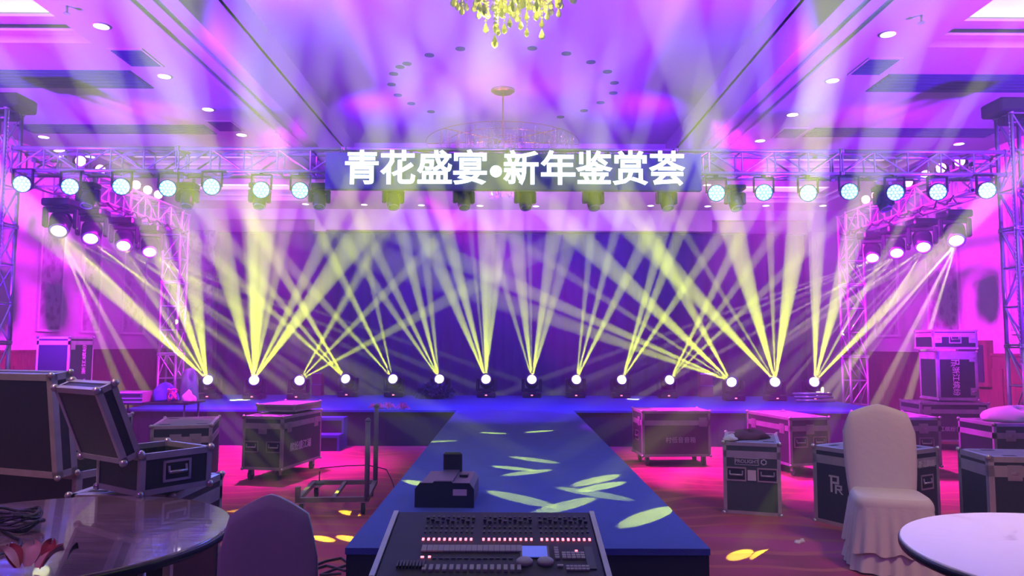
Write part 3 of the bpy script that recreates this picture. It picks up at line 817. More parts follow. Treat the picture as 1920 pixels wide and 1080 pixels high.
# ------------------------------------------------------------------ flight cases
CORNER_M = MB().lathe([(.006, -.017), (.014, -.012), (.019, 0), (.014, .012), (.006, .017)], 10).mesh('corner_cap', STEEL)
DISH = MB().box(-.045, .045, -.018, .018, .003, .0045).mesh('wheel_dish', FOAM)
def caster_meshes(h=.10):
    f = MB().box(-.045, .045, -.045, .045, h - .008, h).box(-.022, -.018, -.03, .02, h * .45, h - .008).box(.018, .022, -.03, .02, h * .45, h - .008)
    w = MB().lathe([(h * .38, -.016), (h * .42, -.012), (h * .42, .012), (h * .38, .016)], 14, T(0, -.01, h * .42) @ R(90, 'Y'))
    return f.mesh('caster', STEEL), w.mesh('wheel', RUBBER)
CAST = caster_meshes(.12)
def face_M(face, w, d):
    """matrix taking (u right, v up, n out) to case space; origin at the foot centre of that face"""
    if face == 'f': return Matrix(((1, 0, 0, 0), (0, 0, -1, -d / 2), (0, 1, 0, 0), (0, 0, 0, 1)))
    if face == 'b': return Matrix(((-1, 0, 0, 0), (0, 0, 1, d / 2), (0, 1, 0, 0), (0, 0, 0, 1)))
    if face == 'r': return Matrix(((0, 0, 1, w / 2), (1, 0, 0, 0), (0, 1, 0, 0), (0, 0, 0, 1)))
    return Matrix(((0, 0, -1, -w / 2), (-1, 0, 0, 0), (0, 1, 0, 0), (0, 0, 0, 1)))
def edges_mb(w, d, z0, z1, e=.030, o=.004, vert=True, top=True, bottom=True):
    m = MB(); X, Y = w / 2 + o, d / 2 + o
    if vert:
        for sx in (-1, 1):
            for sy in (-1, 1):
                xa, xb = sorted((sx * X, sx * (X - e))); ya, yb = sorted((sy * Y, sy * (Y - e)))
                m.box(xa, xb, ya, yb, z0 - o, z1 + o)
    for on, za, zb in ((bottom, z0 - o, z0 + e - o), (top, z1 - e + o, z1 + o)):
        if on:
            for sy in (-1, 1):
                ya, yb = sorted((sy * Y, sy * (Y - e))); m.box(-X, X, ya, yb, za, zb)
            for sx in (-1, 1):
                xa, xb = sorted((sx * X, sx * (X - e))); m.box(xa, xb, -Y, Y, za, zb)
    return m
def add_handle(e, M, s=1.0):
    fr = MB(); w, h = .085 * s, .06 * s
    fr.box(-w, w, h - .012, h, 0, .006).box(-w, w, -h, -h + .012, 0, .006).box(-w, -w + .012, -h, h, 0, .006).box(w - .012, w, -h, h, 0, .006)
    o = fr.build('handle', STEEL, e, M)
    MB().box(-w + .012, w - .012, -h + .012, h - .012, .0005, .002).build('recess', BLACKP, o)
    MB().tube((-w * .62, -h * .1, .012), (w * .62, -h * .1, .012), .008, 8).tube((-w * .62, -h * .1, .012), (-w * .62, h * .5, .006), .006, 6).tube((w * .62, -h * .1, .012), (w * .62, h * .5, .006), .006, 6).build('grip', STEEL, o)
def add_latch(e, M, s=1.0):
    m = MB().box(-.05 * s, .05 * s, -.055 * s, .055 * s, 0, .005).box(-.04 * s, .04 * s, -.045 * s, .045 * s, .005, .008)
    m.prism([(-.035 * s, .006), (0, .018), (.035 * s, .006)], -.008 * s, .008 * s, 'y')
    m.build('latch', STEEL, e, M)
def flight_case(label, w, d, h, loc, rz, lid=.16, casters=True, handles=(), latches=(), seam=True, panel=LAMINATE, top=ALUTOP, group='black flight cases with metal edges', e_w=.03, hs=1.0, lidopen=None, dolly=False):
    """loc = foot centre. lidopen = (side, angle, thickness): hinged open lid"""
    e = empty('flight_case', loc, rz, label, 'flight case', group)
    c = .12 if casters else 0.0
    hb = h - (lid if lidopen is None else 0)
    if lidopen is None:
        MB().box(-w / 2, w / 2, -d / 2, d / 2, c, hb - .004).build('body', panel, e)
        l = MB().box(-w / 2, w / 2, -d / 2, d / 2, hb + .004, h).build('lid', panel, e)
        MB().box(-w / 2 + .02, w / 2 - .02, -d / 2 + .02, d / 2 - .02, h, h + .003).build('lid_panel', top, l)
        edges_mb(w, d, hb + .004, h, e_w).build('lid_edging', ALU, l)
        edges_mb(w, d, c, hb - .004, e_w).build('edging', ALU, e)
        for x in (-.62, .62):                                # dished slots for stacking wheels
            for y in (-.7, .7): link_mesh('wheel_dish', DISH, l, T(x * w / 2, y * d / 2, h))
        tops = h
    else:
        side, ang, th = lidopen
        t = .014
        MB().box(-w / 2, w / 2, -d / 2, d / 2, c, c + t).box(-w / 2, w / 2, -d / 2, -d / 2 + t, c, h).box(-w / 2, w / 2, d / 2 - t, d / 2, c, h) \
            .box(-w / 2, -w / 2 + t, -d / 2, d / 2, c, h).box(w / 2 - t, w / 2, -d / 2, d / 2, c, h).build('body', panel, e)
        MB().box(-w / 2 + t, w / 2 - t, -d / 2 + t, d / 2 - t, c + t, c + t + .04).box(-w / 2 + t, -w / 2 + t + .02, -d / 2 + t, d / 2 - t, c, h - .02) \
            .box(w / 2 - t - .02, w / 2 - t, -d / 2 + t, d / 2 - t, c, h - .02).box(-w / 2 + t, w / 2 - t, d / 2 - t - .02, d / 2 - t, c, h - .02).box(-w / 2 + t, w / 2 - t, -d / 2 + t, -d / 2 + t + .02, c, h - .02).build('foam_lining', FOAM, e)
        ed = edges_mb(w, d, c, h, e_w, top=False)
        X, Y = w / 2 + .004, d / 2 + .004
        for sy in (-1, 1):
            a, b = sorted((sy * Y, sy * (Y - .02))); ed.box(-X, X, a, b, h - e_w, h + .004)
        for sx in (-1, 1):
            a, b = sorted((sx * X, sx * (X - .02))); ed.box(a, b, -Y, Y, h - e_w, h + .004)
        ed.build('edging', ALU, e)
        # lid: hinge on the local -x side, rotated open about local y
        LM = T(-w / 2 - .004, 0, h + .006) @ R(-ang, 'Y')
        lid_o = MB().box(0, w, -d / 2, d / 2, th - t, th).box(0, w, -d / 2, -d / 2 + t, 0, th).box(0, w, d / 2 - t, d / 2, 0, th).box(0, t, -d / 2, d / 2, 0, th).box(w - t, w, -d / 2, d / 2, 0, th).build('lid', panel, e, LM)
        edl = edges_mb(w, d, .0, th, e_w); 
        ee = edl.build('lid_edging', ALU, lid_o, T(w / 2, 0, 0))
        MB().box(t, w - t, -d / 2 + t, d / 2 - t, th - t - .03, th - t).build('lid_foam', FOAM, lid_o)
        for x in (0, w):
            for y in (-d / 2, d / 2):
                for z in (0, th): link_mesh('corner_cap', CORNER_M, lid_o, T(x, y, z))
        tops = h
    for x in (-w / 2, w / 2):
        for y in (-d / 2, d / 2):
            for z in (c + .004, tops): link_mesh('corner_cap', CORNER_M, e, T(x, y, z))
    for f, u, v in handles: add_handle(e, face_M(f, w, d) @ T(u, v, .001), hs)
    for f, u, v in latches: add_latch(e, face_M(f, w, d) @ T(u, v, .003), hs)
    if casters:
        for x in (-w / 2 + .07, w / 2 - .07):
            for y in (-d / 2 + .07, d / 2 - .07):
                cc = link_mesh('caster', CAST[0], e, T(x, y, 0)); link_mesh('wheel', CAST[1], cc)
    if dolly:
        MB().box(-w / 2 - .05, w / 2 + .05, -d / 2 - .04, d / 2 + .04, c - .03, c).build('dolly_board', WOODB, e)
    return e
def place(corner, px, py, z, w, d, rz):
    """foot-plane position so that the named corner sits under pixel (px,py) at height z"""
    P = on_z(px, py, z); sx = {'l': -1, 'r': 1}[corner[1]]; sy = {'f': -1, 'b': 1}[corner[0]]
    off = Matrix.Rotation(math.radians(rz), 3, 'Z') @ Vector((sx * w / 2, sy * d / 2, 0))
    return Vector((P.x - off.x, P.y - off.y, 0))
def case_text(e, face, w, d, u, v, s, size, rot=0, mt=LABELW, bold=0.001, spacing=1.0):
    return text('lettering', s, size, mt, e, face_M(face, w, d) @ T(u, v, .0055) @ R(rot, 'Z'), bold * .5, .0005, spacing)
def pr_logo(e, face, w, d, u, v, s, rot=0):
    M = face_M(face, w, d) @ T(u, v, .0045) @ R(rot, 'Z')
    m = MB()
    def b(x0, x1, y0, y1): m.box(x0 * s, x1 * s, y0 * s, y1 * s, 0, .0015)
    b(-.40, .30, .44, .55); b(-.30, -.16, -.5, .5); b(.18, .32, .12, .55); b(-.2, .32, .04, .18)        # P with a bar
    b(.02, .14, -.55, .0); b(.02, .5, -.1, .0); b(.40, .52, -.28, .0); b(.14, .5, -.32, -.22)             # r
    m.prism([(.24 * s, -.3 * s), (.36 * s, -.3 * s), (.60 * s, -.55 * s), (.47 * s, -.55 * s)], 0, .0015, 'z')
    m.build('logo', LABELW, e, M)

# --- left side
w, d, h, rz = .46, .92, .68, -11.3
P = place('fr', 528, 882, .12, w, d, rz)
c8 = flight_case('wheeled case left of the catwalk, front face greenish black, right side lit pink', w, d, h, P, rz, .10, True, [('f', -.13, .36), ('f', .13, .36)], [('f', 0, .55), ('r', -.32, .56), ('r', .32, .56)], panel=GREYLAM)
case_text(c8, 'r', w, d, -.05, .33, '缤纷盛江湖', .10, bold=.004)
top = empty('flight_case', P + Matrix.Rotation(math.radians(rz), 3, 'Z') @ Vector((0, .12, h + .034)), rz, 'shallow loose case lid lying on the wheeled case left of the catwalk', 'case lid')
MB().box(-.225, .225, -.32, .32, 0, .07).build('lid_panel', ALUTOP, top)
edges_mb(.45, .64, 0, .07, .02).build('edging', ALU, top)
for x in (-.225, .225):
    for y in (-.32, .32): link_mesh('corner_cap', CORNER_M, top, T(x, y, .07))
top.name = 'case_lid'

w, d, h, rz = .52, .85, .70, 17
P = place('fl', 283, 800, .70, w, d, rz)
c7 = flight_case('closed case with pinkish top behind the small open case', w, d, h, P, rz, .13, True, [('f', 0, .33)], [('f', -.05, .57), ('f', .12, .57)])

w, d, h, rz = .50, .62, .72, 0
P = place('br', 416, 888, .72, w, d, rz)
c6 = flight_case('low case under the small open case, beside the left round table', w, d, h, P, rz, .10, True, [('r', .18, .48)], [('r', -.1, .60)], e_w=.035)
w, d, h, rz = .36, .38, .185, 56
P = place('fl', 262, 930, .752, w, d, rz); P.z = .752
c5 = flight_case('small open case with a tilted lid, standing on another case by the left table', w, d, h, P, rz, .1, False, [('f', 0, .095)], (), e_w=.026, hs=.85, lidopen=('l', 112, .085))
w, d, h, rz = .62, 1.25, .66, 70
P = place('fl', 145, 887, .66, w, d, rz)
c4 = flight_case('big open case with upright lid at the left edge of the picture', w, d, h, P, rz, .1, True, (), (), e_w=.04, lidopen=('l', 97, .13))
case_text(c4, 'f', w, d, -.02, .50, '缤纷', .10, bold=.003)
P = at_d(160, 700, 6.7)
c10 = flight_case('closed case partly hidden between the two open cases', .62, .6, .80, (P.x, 6.7, 0), 8, .14, True, [('f', .1, .5)], [('f', .1, .66)])
# tall case on a base case by the wainscot
P = at_d(128, 700, 9.2)
flight_case('long low case under the tall upright case by the left wall', .62, .7, .80, (P.x - .26, 9.55, 0), 0, .14, True, [('f', 0, .4)], (), seam=False)
w, d, h = .40, .52, .70
c11 = flight_case('tall upright case with white vertical lettering by the left wall', w, d, h, (P.x - w / 2, 9.2 + d / 2, .835), 0, .07, False, (), [('r', -.2, .60), ('r', -.2, .1)], e_w=.025)
pr_logo(c11, 'r', w, d, .06, .13, .08, 90); case_text(c11, 'r', w, d, .06, .42, '浙江缤纷', .095, 90, bold=.002)

# --- right side
w, d, h, rz = .84, .50, .66, 4
P = place('fl', 1205, 856, .12, w, d, rz)
cA = flight_case('wide wheeled case just right of the catwalk near the stage', w, d, h, P, rz, .14, True, [('l', 0, .35)], [('f', .33, .53), ('l', .1, .53)], panel=GREYLAM)
case_text(cA, 'f', w, d, .05, .31, '村低音音箱', .075, bold=.002)
w, d, h, rz = .47, .80, .61, -18
P = place('fl', 1358, 948, .06, w, d, rz)
cB = flight_case('small greenish case with two handles and a taped paper note, right of the catwalk', w, d, h, P, rz, .10, False, [('f', -.13, .34), ('f', .13, .34)], (), panel=GREYLAM)
cB.location.z = .0
lg = MB().box(-.14, .06, -.03, -.026, 0, .001).box(-.14, .06, .026, .03, 0, .001).box(-.14, -.136, -.03, .03, 0, .001).box(.056, .06, -.03, .03, 0, .001)
for i in range(6):
    a = i * PI / 3
    lg.tube((.10 + .022 * math.cos(a), .022 * math.sin(a), .001), (.10 + .022 * math.cos(a + .8), .022 * math.sin(a + .8), .001), .006, 5)
lg.build('logo', LABELW, cB, face_M('f', w, d) @ T(0, .45, .0045))
case_text(cB, 'f', w, d, -.04, .45, 'PROLIGHT', .042, bold=.001)
MB().box(-.035, .035, -.045, .045, 0, .002).build('paper_note', PAPER, cB, face_M('f', w, d) @ T(0, .335, .012))
# things lying on that case
RB = Matrix.Rotation(math.radians(rz), 3, 'Z')
def lump(name, mtl, loc, sx, sy, sz, seed, label, cat, rz=0, n=18, m=12):
    rnd = random.Random(seed); rows = []
    ph = [rnd.uniform(0, 6) for _ in range(8)]
    for i in range(m + 1):
        t = i / m; row = []
        for j in range(n):
            a = 2 * PI * j / n
            f = 1 + .16 * math.sin(3 * a + ph[0] + t * 3) + .12 * math.sin(5 * a + ph[1]) + .08 * math.sin(7 * a + ph[2] + 5 * t)
            r = math.cos(t * PI / 2) ** .6 * f
            zz = math.sin(t * PI / 2) * (1 + .25 * math.sin(2 * a + ph[3]))
            row.append((r * math.cos(a) * sx, r * math.sin(a) * sy, zz * sz))
        rows.append(row)
    o = MB().grid(rows, True, None, True)
    b = len(rows[0]); o.f.append(list(range(b))); o.sm.append(False)
    ob = o.build(name, mtl); ob.location = loc; ob.rotation_euler.z = math.radians(rz)
    return tag(ob, label, cat)
tv = P + RB @ Vector((-.02, -.02, .618)); lump('folded_cloth', REDC, tv, .15, .22, .06, 4, 'dark maroon cloth bunched on the small case with the paper note', 'cloth', -18)
tv = P + RB @ Vector((-.175, -.26, .622)); lump('crumpled_plastic', PAPER, tv, .055, .16, .035, 9, 'crumpled white plastic on the left edge of the small case', 'plastic bag', -18)

w, d, h, rz = .50, .90, .65, 12.5
P = place('fl', 1483, 874, .12, w, d, rz)
cC = flight_case('wheeled case with a long pink lit side, behind the small case with the note', w, d, h, P, rz, .12, True, [('f', -.12, .38), ('f', .12, .38)], [('f', 0, .52), ('l', -.3, .52), ('l', .3, .52)], panel=GREYLAM)
w, d, h, rz = .78, .60, .62, 30
Pc = Vector((2.86, 5.78, 0)); off = Matrix.Rotation(math.radians(rz), 3, 'Z') @ Vector((-w / 2, -d / 2, 0))
cD = flight_case('large black case with a white PR monogram standing behind the white chair', w, d, h, Pc - off, rz, .10, False, [('f', .22, .36)], (), e_w=.034)
pr_logo(cD, 'l', w, d, -.10, .33, .13)
case_text(cD, 'f', w, d, .22, .50, '浙江缤纷', .06, bold=.001)
P = place('fr', 1766, 875, .12, .62, .8, 0)
cE = flight_case('wheeled case half hidden behind the white chair back on its right', .62, .8, .66, P, 0, .12, True, [('f', .15, .38)], [('f', .12, .54)], panel=GREYLAM)
w, d, h, rz = .95, .60, .66, -3
P = place('fl', 1728, 826, .13, w, d, rz)
cF = flight_case('wide low case on a wheeled board, bottom of the stack by the right wall', w, d, h, P, rz, .12, True, (), [('f', -.38, .55), ('f', .38, .55)], dolly=True)
case_text(cF, 'f', w, d, .0, .29, '浙江缤纷音响灯光', .075, bold=.001)
zt = .695
G = Vector((P.x + .10, P.y + .02, zt)); w, d, h = .56, .50, .69
cG = flight_case('upright case with vertical white lettering, middle of the stack by the right wall', w, d, h, G, rz, .07, False, (), [('f', .22, .60), ('f', .22, .12)], e_w=.04)
pr_logo(cG, 'f', w, d, -.03, .54, .11, -90); case_text(cG, 'f', w, d, -.03, .27, '浙江缤纷', .105, -90, bold=.002)
G2 = Vector((G.x - .02, G.y, zt + h + .04)); w, d, h = .62, .52, .27
cT = flight_case('small case with one handle on top of the stack by the right wall', w, d, h, G2, rz, .07, False, [('f', .0, .14)], [('f', -.24, .14), ('f', .24, .14)], e_w=.03)
w, d, h, rz = 1.0, .6, .66, 0
P = place('fl', 1863, 795, .66, w, d, rz)
cH = flight_case('case at the right edge of the picture with white cloth on it', w, d, h, P, rz, .12, True, (), [('f', -.33, .54)])
case_text(cH, 'f', w, d, -.02, .40, '浙江缤纷', .075, mt=PINKC, bold=.001)
lump('white_cloth', CLOTHW, P + Vector((-.05, 0, .668)), .34, .22, .13, 12, 'heap of white cloth on the case at the right edge', 'cloth')
w, d, h, rz = .95, .42, .66, -5
P = place('fl', 1853, 857, .66, w, d, rz)
cI = flight_case('black case at the right edge just behind the white round table', w, d, h, P, rz, .10, True, (), [('f', -.30, .55)], e_w=.04)

# cupboard on the right wall
hc = empty('wall_cabinet', (XW - .06, 13.45, 1.15), 0, 'brown framed dark cabinet on the right wall behind the stacked cases', 'cabinet')
MB().box(-.06, .06, -.45, .45, -.40, .42).build('frame', WAINS, hc)
MB().box(-.07, -.055, -.36, .36, -.32, .34).build('door', SKIRT, hc)
MB().lathe([(.02, -.09), (.045, -.07), (.045, .05), (.015, .09)], 10, T(-.09, .1, -.2)).build('extinguisher', PINKC, hc)

# ------------------------------------------------------------------ flatbed trolley
tx, ty = on_z(553, 934, .15).x, on_z(553, 934, .15).y
tr = empty('trolley', (tx, ty, 0), 5, 'low steel frame trolley with two upright posts on the carpet', 'trolley')
fr = MB(); Lx, Ly, zt = .62, .84, .15
fr.box(0, Lx, 0, .04, zt - .04, zt).box(0, Lx, Ly - .04, Ly, zt - .04, zt).box(0, .04, 0, Ly, zt - .04, zt).box(Lx - .04, Lx, 0, Ly, zt - .04, zt).box(.3, .33, 0, Ly, zt - .035, zt - .005)
fr.box(.0, .04, 0, .04, zt, zt + .09)
fr.build('bed_frame', RUSTY, tr)
for nm, x, y, hh in (('post', Lx - .02, .02, .80), ('post', Lx - .02, Ly - .02, .86)):
    MB().tube((x, y, zt - .03), (x, y, hh), .022, 12).lathe([(.026, hh - .01), (.026, hh), (.01, hh + .02)], 10, T(x, y, 0)).build(nm, STEELD, tr)
cfm, cwm = caster_meshes(.11)
for x in (.05, Lx - .05):
    for y in (.05, Ly - .05):
        cc = link_mesh('caster', cfm, tr, T(x, y, 0)); link_mesh('wheel', cwm, cc)
MB().tube((.1, Ly * .75, zt), (.1, Ly * .75, zt + .12), .006, 6).lathe([(.05, zt), (.05, zt + .015), (.015, zt + .03)], 12, T(.1, Ly * .75, 0)).build('pin', BLACKP, tr)

# ------------------------------------------------------------------ tables
def round_table(cx, cy, r, top, edge, label, leg=True):
    e = empty('round_table', (cx, cy, 0), 0, label, 'table', 'round banquet tables')
    MB().lathe([(r - .012, .722), (r - .004, .728), (r, .738), (r - .002, .748), (r - .006, .75)], 96).build('tabletop', top, e)
    MB().lathe([(r + .001, .715), (r + .004, .722), (r + .004, .738), (r + .001, .743)], 96).build('edge_band', edge, e)
    for k in range(4):
        a = PI / 4 + k * PI / 2
        m = MB().tube((math.cos(a) * r * .55, math.sin(a) * r * .55, .72), (math.cos(a) * r * .62, math.sin(a) * r * .62, 0), .016, 8)
        m.build('leg', STEEL, e)
    m = MB()
    for k in range(4):
        a, b = PI / 4 + k * PI / 2, PI / 4 + (k + 1) * PI / 2
        m.tube((math.cos(a) * r * .56, math.sin(a) * r * .56, .60), (math.cos(b) * r * .56, math.sin(b) * r * .56, .60), .010, 6)
    m.build('brace', STEEL, e)
    return e
round_table(-1.765, 2.81, .69, PLY, BLACKP, 'bare glossy wooden round table in the left foreground')
round_table(2.056, 2.55, .655, SHEET, BLACKP, 'white topped round table with dark edge in the right foreground')
# cable coil on the left table
c = MB(); b0 = on_z(-2, 1000, .76)
for k in range(7):
    r = .075 + .008 * (k % 3); pts = []
    for t in range(25):
        a = 2 * PI * t / 24
        pts.append((b0.x - .01 + r * math.cos(a) * 1.2 + .012 * math.sin(k), b0.y + .06 + r * math.sin(a) * .8 + .006 * k, .768 + .008 * k + .010 * math.sin(3 * a + k)))
    c.path(pts, .0055, 6)
pts = [on_z(x, y, .757) for x, y in ((0, 990), (22, 1005), (38, 1012), (38, 1022), (22, 1032), (-10, 1042))]
c.path(pts, .005, 6)
tag(c.build('cable_coil', CABLE), 'black cable coil on the wooden table at the left edge', 'cable')
# artificial flowers on the left table
fl = on_z(70, 1068, .755)
e = empty('flower_spray', fl, 0, 'cream and red petals of an artificial flower on the wooden table', 'flower')
def petal(L, W, up, curl):
    rows = []
    for i in range(9):
        t = i / 8; wv = W * math.sin(PI * min(1, t * .9 + .08)) ** .8
        rows.append([(wv * s, t * L, up * math.sin(t * PI * .6) + curl * s * s * t + .006) for s in (-1, -.5, 0, .5, 1)])
    return MB().grid(rows)
for k, (mx, a, dx, dy, s) in enumerate([(CREAM, 75, .00, .0, 1.2), (REDP, 35, .02, -.02, 1.1), (CREAM, 110, -.03, .0, 1.1), (REDP, 150, -.05, -.02, 1.0), (CREAM, 10, .03, -.02, 1.0), (CREAM, 190, -.04, -.03, 1.0), (REDP, 95, .01, .02, .8), (BLACKP, 20, .09, -.0, .6)]):
    petal(.066 * s, .026 * s, .035, .02).build('petal', mx, e, T(dx, dy, 0.002 * k) @ R(a - 90, 'Z') @ R(12, 'X'))

# ------------------------------------------------------------------ covered chairs
def cover_chair(loc, rz, s, label, skirt=True, zt=1.045):
    e = empty('banquet_chair', loc, rz, label, 'chair', 'chairs in white stretch covers')
    # back: front faces local -y
    W = .235 * s; zb = .40
    rows = []
    N = 28
    prof = []
    for i in range(N + 1):
        u = -1 + 2 * i / N
        top = zt - .085 * abs(u) ** 1.35 - .11 * max(0, abs(u) - .80) / .2
        prof.append((u, top))
    front, back = [], []
    for j in range(15):
        v = j / 14
        fr, bk = [], []
        for u, top in prof:
            z = zb + (top - zb) * v
            wx = W * (1.0 - .10 * (1 - v) ** 1.2 + .03 * math.sin(v * PI))
            th = .030 * (1 - abs(u) ** 6) * (1 - .75 * v ** 10) + .004
            lean = .06 * v + .012 * (u * u)
            fr.append((u * wx, .19 + lean - th, z)); bk.append((u * wx, .19 + lean + th, z))
        rows.append(fr + bk[::-1])
    m = MB().grid(rows, True, None, True)
    b = len(m.v) - len(rows[-1]); n = len(prof)
    for i in range(n - 1): m.f.append((b + i, b + i + 1, b + 2 * n - 2 - i, b + 2 * n - 1 - i)); m.sm.append(True)
    m.build('back_cover', COVER, e)
    # seat cushion
    rows = []
    for j in range(9):
        a = PI / 2 * j / 8; k = math.sin(a)
        row = []
        for i in range(40):
            t = 2 * PI * i / 40; cx, sy = math.cos(t), math.sin(t)
            q = (abs(cx) ** 5 + abs(sy) ** 5) ** (-1 / 5)
            g = 1 - .10 * k ** 3
            row.append((cx * q * .235 * s * g * (1 + .04 * (-sy)), sy * q * .235 * g - .02, .405 + .07 * k))
        rows.append(row)
    m = MB().grid(rows, True, None, True)
    b = len(m.v) - 40; m.f.append([b + i for i in range(40)]); m.sm.append(True)
    m.build('seat_cover', COVER, e)
    if skirt:
        def tier(z1, z0, g0, g1, nple, ph, amp, jag):
            rows = []
            for j in range(9):
                v = j / 8; row = []
                for i in range(180):
                    t = 2 * PI * i / 180; cx, sy = math.cos(t), math.sin(t)
                    q = (abs(cx) ** 5 + abs(sy) ** 5) ** (-1 / 5)
                    g = g0 + (g1 - g0) * v + amp * v * math.sin(nple * t + ph + .6 * math.sin(3 * t))
                    z = z1 + (z0 - z1) * v + jag * v * math.sin(nple * t * .5 + ph)
                    row.append((cx * q * .235 * s * g, sy * q * .235 * g - .02, z))
                rows.append(row)
            return MB().grid(rows, True, None, True)
        tier(.42, .13, 1.0, 1.17, 22, 0, .045, .012).build('skirt', COVER, e, label='gathered upper ruffle')
        tier(.20, .01, 1.03, 1.18, 19, 1, .045, .004).build('skirt', COVER, e, label='lower ruffle')
    for x in (-.19 * s, .19 * s):
        for y in (-.2, .17): MB().tube((x, y, 0), (x, y, .40), .012, 8).build('leg', STEEL, e)
    return e
cover_chair((2.55, 5.05, 0), -16, 1.0, 'white covered chair with ruffled skirt facing the camera on the right')
cover_chair((-.790, 2.70, 0), 180 + 4, .665, 'white covered chair seen from behind beside the wooden table', zt=.965)
cover_chair((-2.72, 3.75, 0), 60, .9, 'white covered chair cut off by the left edge of the picture', zt=.93)

# ------------------------------------------------------------------ lighting console on its desk
dk = empty('console_desk', (-.055, 2.95, 0), 0, 'cloth covered desk under the lighting console', 'desk')
MB().bbox(-.44, .44, -.30, .30, .0, .585, .01).build('desk_cloth', SKIRT, dk)
con = empty('lighting_console', (-.062, 2.66, .60), 0, 'dark lighting control console with rows of faders and a small blue screen', 'lighting console')
tilt = math.degrees(math.atan2(.10, .56))
CM = R(tilt, 'X')
cb = MB(); cb.bbox(-.405, .405, 0, .57, -.012, .045, .006); cb.bbox(-.40, .40, -.03, .0, -.01, .038, .004)
cb.build('body', CONS, con, CM)
for x in (-.425, .405): MB().prism([(-.03, -.012), (.0, .05), (.57, .05), (.57, -.012)], x, x + .02, 'x').build('side_cheek', ALU, con, CM)
zt = .046
key_lit = MB(); key_wht = MB(); key_dk = MB()
def ux(f): return -.39 + .78 * f
# fractions of the panel: across and from the far edge (0) to the near edge (1)
def vy(f): return .555 * (1 - f)
for g in range(3):
    for i in range(10):
        fx = (.155, .455, .745)[g] + i * .0265
        x = ux(fx)
        key_lit.box(x - .0045, x + .0045, vy(.47) - .007, vy(.47) + .007, zt, zt + .005)
        for f in (.08, .17, .26, .34): key_dk.box(x - .004, x + .004, vy(f) - .009, vy(f) + .009, zt, zt + .004)
        sl = MB()
        key_dk.box(x - .007, x + .007, vy(.14 + .03 * ((i * 7 + g) % 3)) - .004, vy(.14 + .03 * ((i * 7 + g) % 3)) + .004, zt + .004, zt + .014)
key_lit.box(ux(.165) , ux(.165) + .012, vy(.745), vy(.745) + .008, zt, zt + .004).box(ux(.20), ux(.20) + .010, vy(.745), vy(.745) + .010, zt, zt + .004).box(ux(.90), ux(.905) + .006, vy(.65), vy(.65) + .008, zt, zt + .004)
for i in range(18): key_wht.box(ux(.16 + i * .027), ux(.16 + i * .027) + .0195, vy(.66), vy(.57), zt, zt + .006)
for i in range(15):
    x = ux(.195 + i * .031); key_wht.box(x - .007, x + .007, vy(.935), vy(.865), zt, zt + .009)
for i in range(13):
    x = ux(.23 + i * .03); key_dk.box(x - .008, x + .008, vy(.76), vy(.75), zt, zt + .003)
for i in range(9):
    x = ux(.07 + i * .015); key_dk.box(x - .003, x + .003, vy(.90), vy(.82), zt, zt + .012)
for r_ in range(3):
    for i in range(5): key_wht.box(ux(.835 + i * .022), ux(.835 + i * .022) + .0145, vy(.76 - r_ * .033) , vy(.735 - r_ * .033), zt, zt + .006)
for r_ in range(2):
    for i in range(6): key_wht.box(ux(.845 + i * .018), ux(.845 + i * .018) + .012, vy(.92 - r_ * .035), vy(.895 - r_ * .035), zt, zt + .006)
for i in range(5): key_wht.box(ux(.80), ux(.80) + .016, vy(.76 - i * .035), vy(.735 - i * .035), zt, zt + .006)
key_wht.box(ux(.805), ux(.825) + .006, vy(.87), vy(.85), zt, zt + .006)
key_lit.build('lit_button', REDLED, con, CM, label='row of glowing red buttons')['kind'] = 'stuff'
key_wht.build('cream_button', KEYC, con, CM, label='cream keys')['kind'] = 'stuff'
key_dk.build('fader', KEYD, con, CM, label='dark faders')['kind'] = 'stuff'
MB().box(ux(.64) - .004, ux(.77) + .004, vy(.755), vy(.575), zt, zt + .004).build('screen_frame', BLACKP, con, CM)
MB().box(ux(.645), ux(.765), vy(.745), vy(.585), zt + .004, zt + .006).build('screen', SCREEN, con, CM)
for fx in (.655, .752):
    MB().lathe([(.030, zt), (.030, zt + .010), (.026, zt + .014), (.008, zt + .014)], 24, T(ux(fx), vy(.815), 0)).build('jog_wheel', KEYC, con, CM)
MB().box(ux(.945), ux(.985), vy(.90), vy(.58), zt, zt + .003).build('side_panel', KEYD, con, CM)

# ------------------------------------------------------------------ haze machine on the catwalk
hx = on_z(833, 952, ZS)
hz_ = empty('haze_machine', (hx.x, hx.y + .02, ZS), -2, 'dark boxy haze machine on the catwalk behind the console', 'haze machine')
MB().prism([(-.165, .0), (-.165, .105), (-.14, .135), (.14, .135), (.165, .105), (.165, 0)], .0, .42, 'y').build('housing', HAZERC, hz_)
MB().prism([(-.172, .0), (-.172, .105), (-.145, .140), (-.07, .140), (-.06, .150), (.04, .150), (.05, .140), (.145, .140), (.172, .105), (.172, 0)], -.02, .004, 'y').build('rear_panel', BLACKP, hz_)
MB().box(-.055, .045, .02, .40, .135, .148).build('top_channel', HAZERC, hz_)
MB().box(.065, .115, .20, .28, .136, .150).build('filler_cap', BLACKP, hz_)
MB().bbox(-.06, .06, .40, .43, .10, .255, .012).build('handle', BLACKP, hz_)
MB().box(.05, .13, -.024, -.019, .07, .105).build('rating_label', KEYC, hz_)

